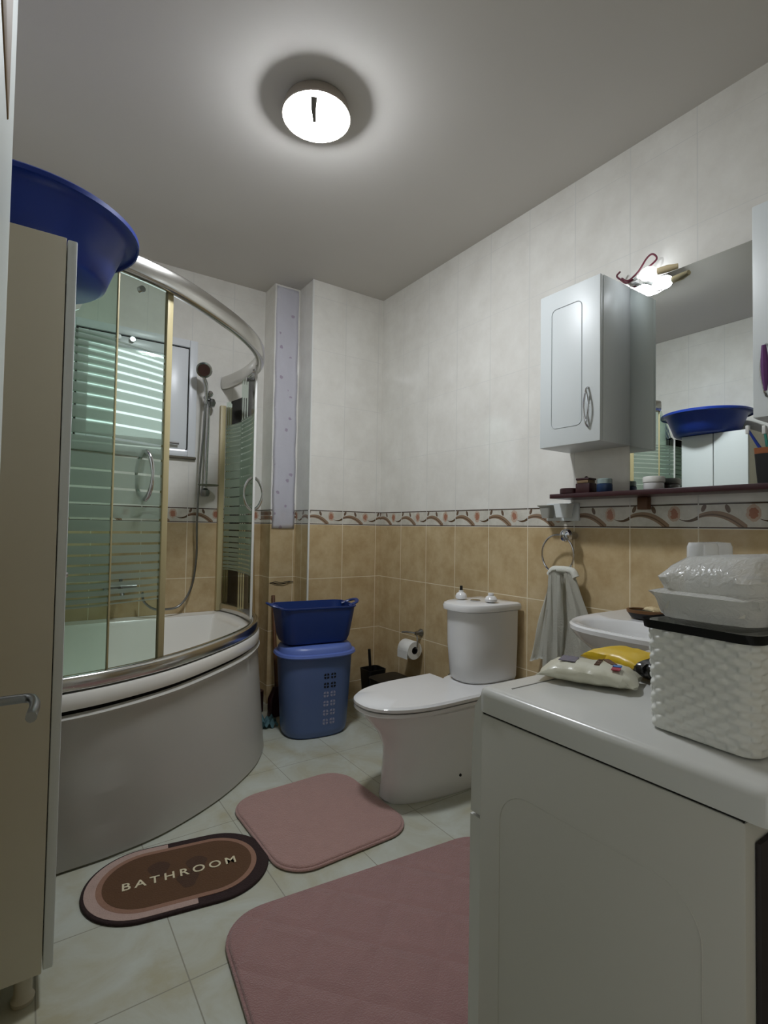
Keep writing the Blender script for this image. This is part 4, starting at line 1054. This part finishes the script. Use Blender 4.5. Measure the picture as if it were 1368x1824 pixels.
obj('jar_lid', lathe(BM(), [(0.0275, 0.0335), (0.0275, 0.050), (0.025, 0.053), (0, 0.053)], (-0.09, -1.685, SZ), 28), mat('grey_clear_plastic', '8a9a98', 0.2, noise=0.1), jr)
jw = thing('white_cream_jar', 'low white cream jar with ribbed lid standing against the mirror', 'jar', (-0.06, -1.85, SZ))
obj('jar_body', lathe(BM(), [(0.030, 0), (0.034, 0.006), (0.034, 0.026), (0.032, 0.028), (0, 0.028)], (-0.062, -1.862, SZ), 30), M['porc'], jw)
bm = BM(); R = []
for r_, h_ in ((0.0355, 0.029), (0.036, 0.033), (0.036, 0.046), (0.033, 0.050)):
    R.append([Vector((-0.062+(r_+(0.0008 if k % 2 else 0))*math.cos(2*PI*k/60), -1.862+(r_+(0.0008 if k % 2 else 0))*math.sin(2*PI*k/60), SZ+h_)) for k in range(60)])
loft(bm, R); obj('ribbed_lid', bm, M['wick'], jw)
cp = thing('toothbrush_cup', 'square black cup with an orange brown rim at the right end of the shelf', 'cup', (-0.09, -2.22, SZ))
def cr(s, z): return ring3(rrect(-0.085, -2.235, 0.075*s, 0.075*s, 0.01), z)
obj('cup_body', loft(BM(), [cr(0.85, SZ), cr(1.0, SZ+0.09), cr(0.9, SZ+0.09), cr(0.8, SZ+0.01)]), M['black'], cp)
obj('cup_rim', loft(BM(), [cr(1.0, SZ+0.0905), cr(1.03, SZ+0.108), cr(0.88, SZ+0.108), cr(0.86, SZ+0.0905)], False, False), mat('amber_rim', '8a4f28', 0.4, noise=0.15), cp)
def brush(p0, p1, col, label):
    t = obj('toothbrush', tube(BM(), [p0, ((p0[0]+p1[0])/2, (p0[1]+p1[1])/2+0.004, (p0[2]+p1[2])/2), p1], lambda s: 0.006-0.0025*s, 8, spline=5), col, None, True, label=label, cat='toothbrush')
    q = Vector(p1); obj('brush_head', qbox((q.x-0.006, q.y-0.005, q.z-0.014), (q.x+0.006, q.y+0.005, q.z+0.012), 0.002), M['white'], t)
brush((-0.100, -2.262, SZ+0.024), (-0.108, -2.178, SZ+0.170), M['blue'], 'blue toothbrush leaning left out of the black cup')
brush((-0.075, -2.240, SZ+0.024), (-0.080, -2.212, SZ+0.168), M['green'], 'green toothbrush standing upright in the black cup')
brush((-0.088, -2.225, SZ+0.024), (-0.094, -2.252, SZ+0.150), M['white'], 'white toothbrush leaning right out of the black cup')
# white plastic holder under the shelf
ho = thing('white_cup_holder', 'small white plastic holder with a square cup under the shelf end', 'holder', (-0.04, -1.42, 1.13))
obj('back_plate', qbox((-0.012, -1.515, 1.128), (-0.001, -1.350, 1.205), 0.003), M['cabwhite'], ho)
def hc(cy, s, z): return ring3(rrect(-0.048, cy, 0.062*s, 0.068*s, 0.010), z)
obj('square_cup', loft(BM(), [hc(-1.468, 0.78, 1.142), hc(-1.468, 1.0, 1.200), hc(-1.468, 0.9, 1.200), hc(-1.468, 0.7, 1.147)]), M['cabwhite'], ho)
obj('side_bracket', loft(BM(), [hc(-1.385, 0.6, 1.140), hc(-1.385, 0.85, 1.188), hc(-1.385, 1.05, 1.192), hc(-1.385, 1.05, 1.196)]), mat('grey_holder', '9a9a93', 0.5, noise=0.05), ho)

# ================================================================ LAMPS
LX, LY = -1.112, -1.20
cl = thing('ceiling_lamp', 'round glowing ceiling lamp with a white rim', 'ceiling lamp', (LX, LY, H))
obj('lamp_rim', lathe(BM(), [(0.0, 0), (0.105, 0.0), (0.113, -0.006), (0.122, -0.034), (0.125, -0.044), (0.121, -0.048), (0.116, -0.046), (0.110, -0.030), (0.0, -0.028)], (LX, LY, H-0.001), 64), mat('lamp_rim_paint', 'a59c92', 0.5, noise=0.05), cl)
obj('diffuser', lathe(BM(), [(0.112, -0.034), (0.113, -0.046), (0.108, -0.056), (0.085, -0.072), (0.05, -0.081), (0.0, -0.084)], (LX, LY, H-0.001), 64), emis('lamp_glow', LAMP_COL, LAMP_STRENGTH), cl)
tube_b = tube(BM(), [(LX-0.056, LY-0.092, H-0.060), (LX-0.042, LY-0.062, H-0.080), (LX-0.02, LY-0.025, H-0.0885)], lambda s: 0.012-0.006*s, 10, flat=(0.35, 1))
obj('lamp_clip', tube_b, mat('clip_grey', '6a655e', 0.6, noise=0.1), cl)

vl = thing('mirror_light', 'bare glowing bulb on a white bracket over the mirror', 'wall lamp', (-0.03, -1.86, 2.03))
obj('bracket', qbox((-0.03, -1.775, 2.045), (-0.001, -1.755, 2.075), 0.003), M['white'], vl)
obj('lamp_arm', tube(BM(), [(-0.02, -1.765, 2.06), (-0.045, -1.79, 2.052), (-0.055, -1.80, 2.047)], 0.007, 8), M['white'], vl)
obj('bulb', tube(BM(), [(-0.058, -1.805, 2.045), (-0.06, -1.82, 2.043), (-0.062, -1.84, 2.040), (-0.062, -1.86, 2.038), (-0.062, -1.872, 2.036)], lambda s: 0.004+0.021*math.sin(PI*min(1, max(0.02, s*0.95))), 16, spline=4), emis('bulb_glow', (0.88, 0.94, 1, 1), BULB_STRENGTH), vl)
obj('lamp_socket', tube(BM(), [(-0.060, -1.875, 2.036), (-0.055, -1.91, 2.034), (-0.045, -1.94, 2.034)], [0.012, 0.013, 0.009], 12), M['soap'], vl)
bm = tube(BM(), [(-0.03, -1.765, 2.058), (-0.035, -1.74, 2.052), (-0.03, -1.715, 2.075), (-0.035, -1.70, 2.095), (-0.03, -1.712, 2.11)], 0.0035, 8, spline=6)
tube(bm, [(-0.03, -1.718, 2.08), (-0.04, -1.75, 2.056), (-0.04, -1.79, 2.075), (-0.035, -1.82, 2.115), (-0.03, -1.84, 2.125), (-0.02, -1.85, 2.105), (-0.035, -1.82, 2.075), (-0.04, -1.78, 2.052)], 0.0035, 8, spline=6)
obj('loose_wire', bm, M['wirem'], None, True, label='looped dark red wire sticking up beside the mirror light', cat='wire')
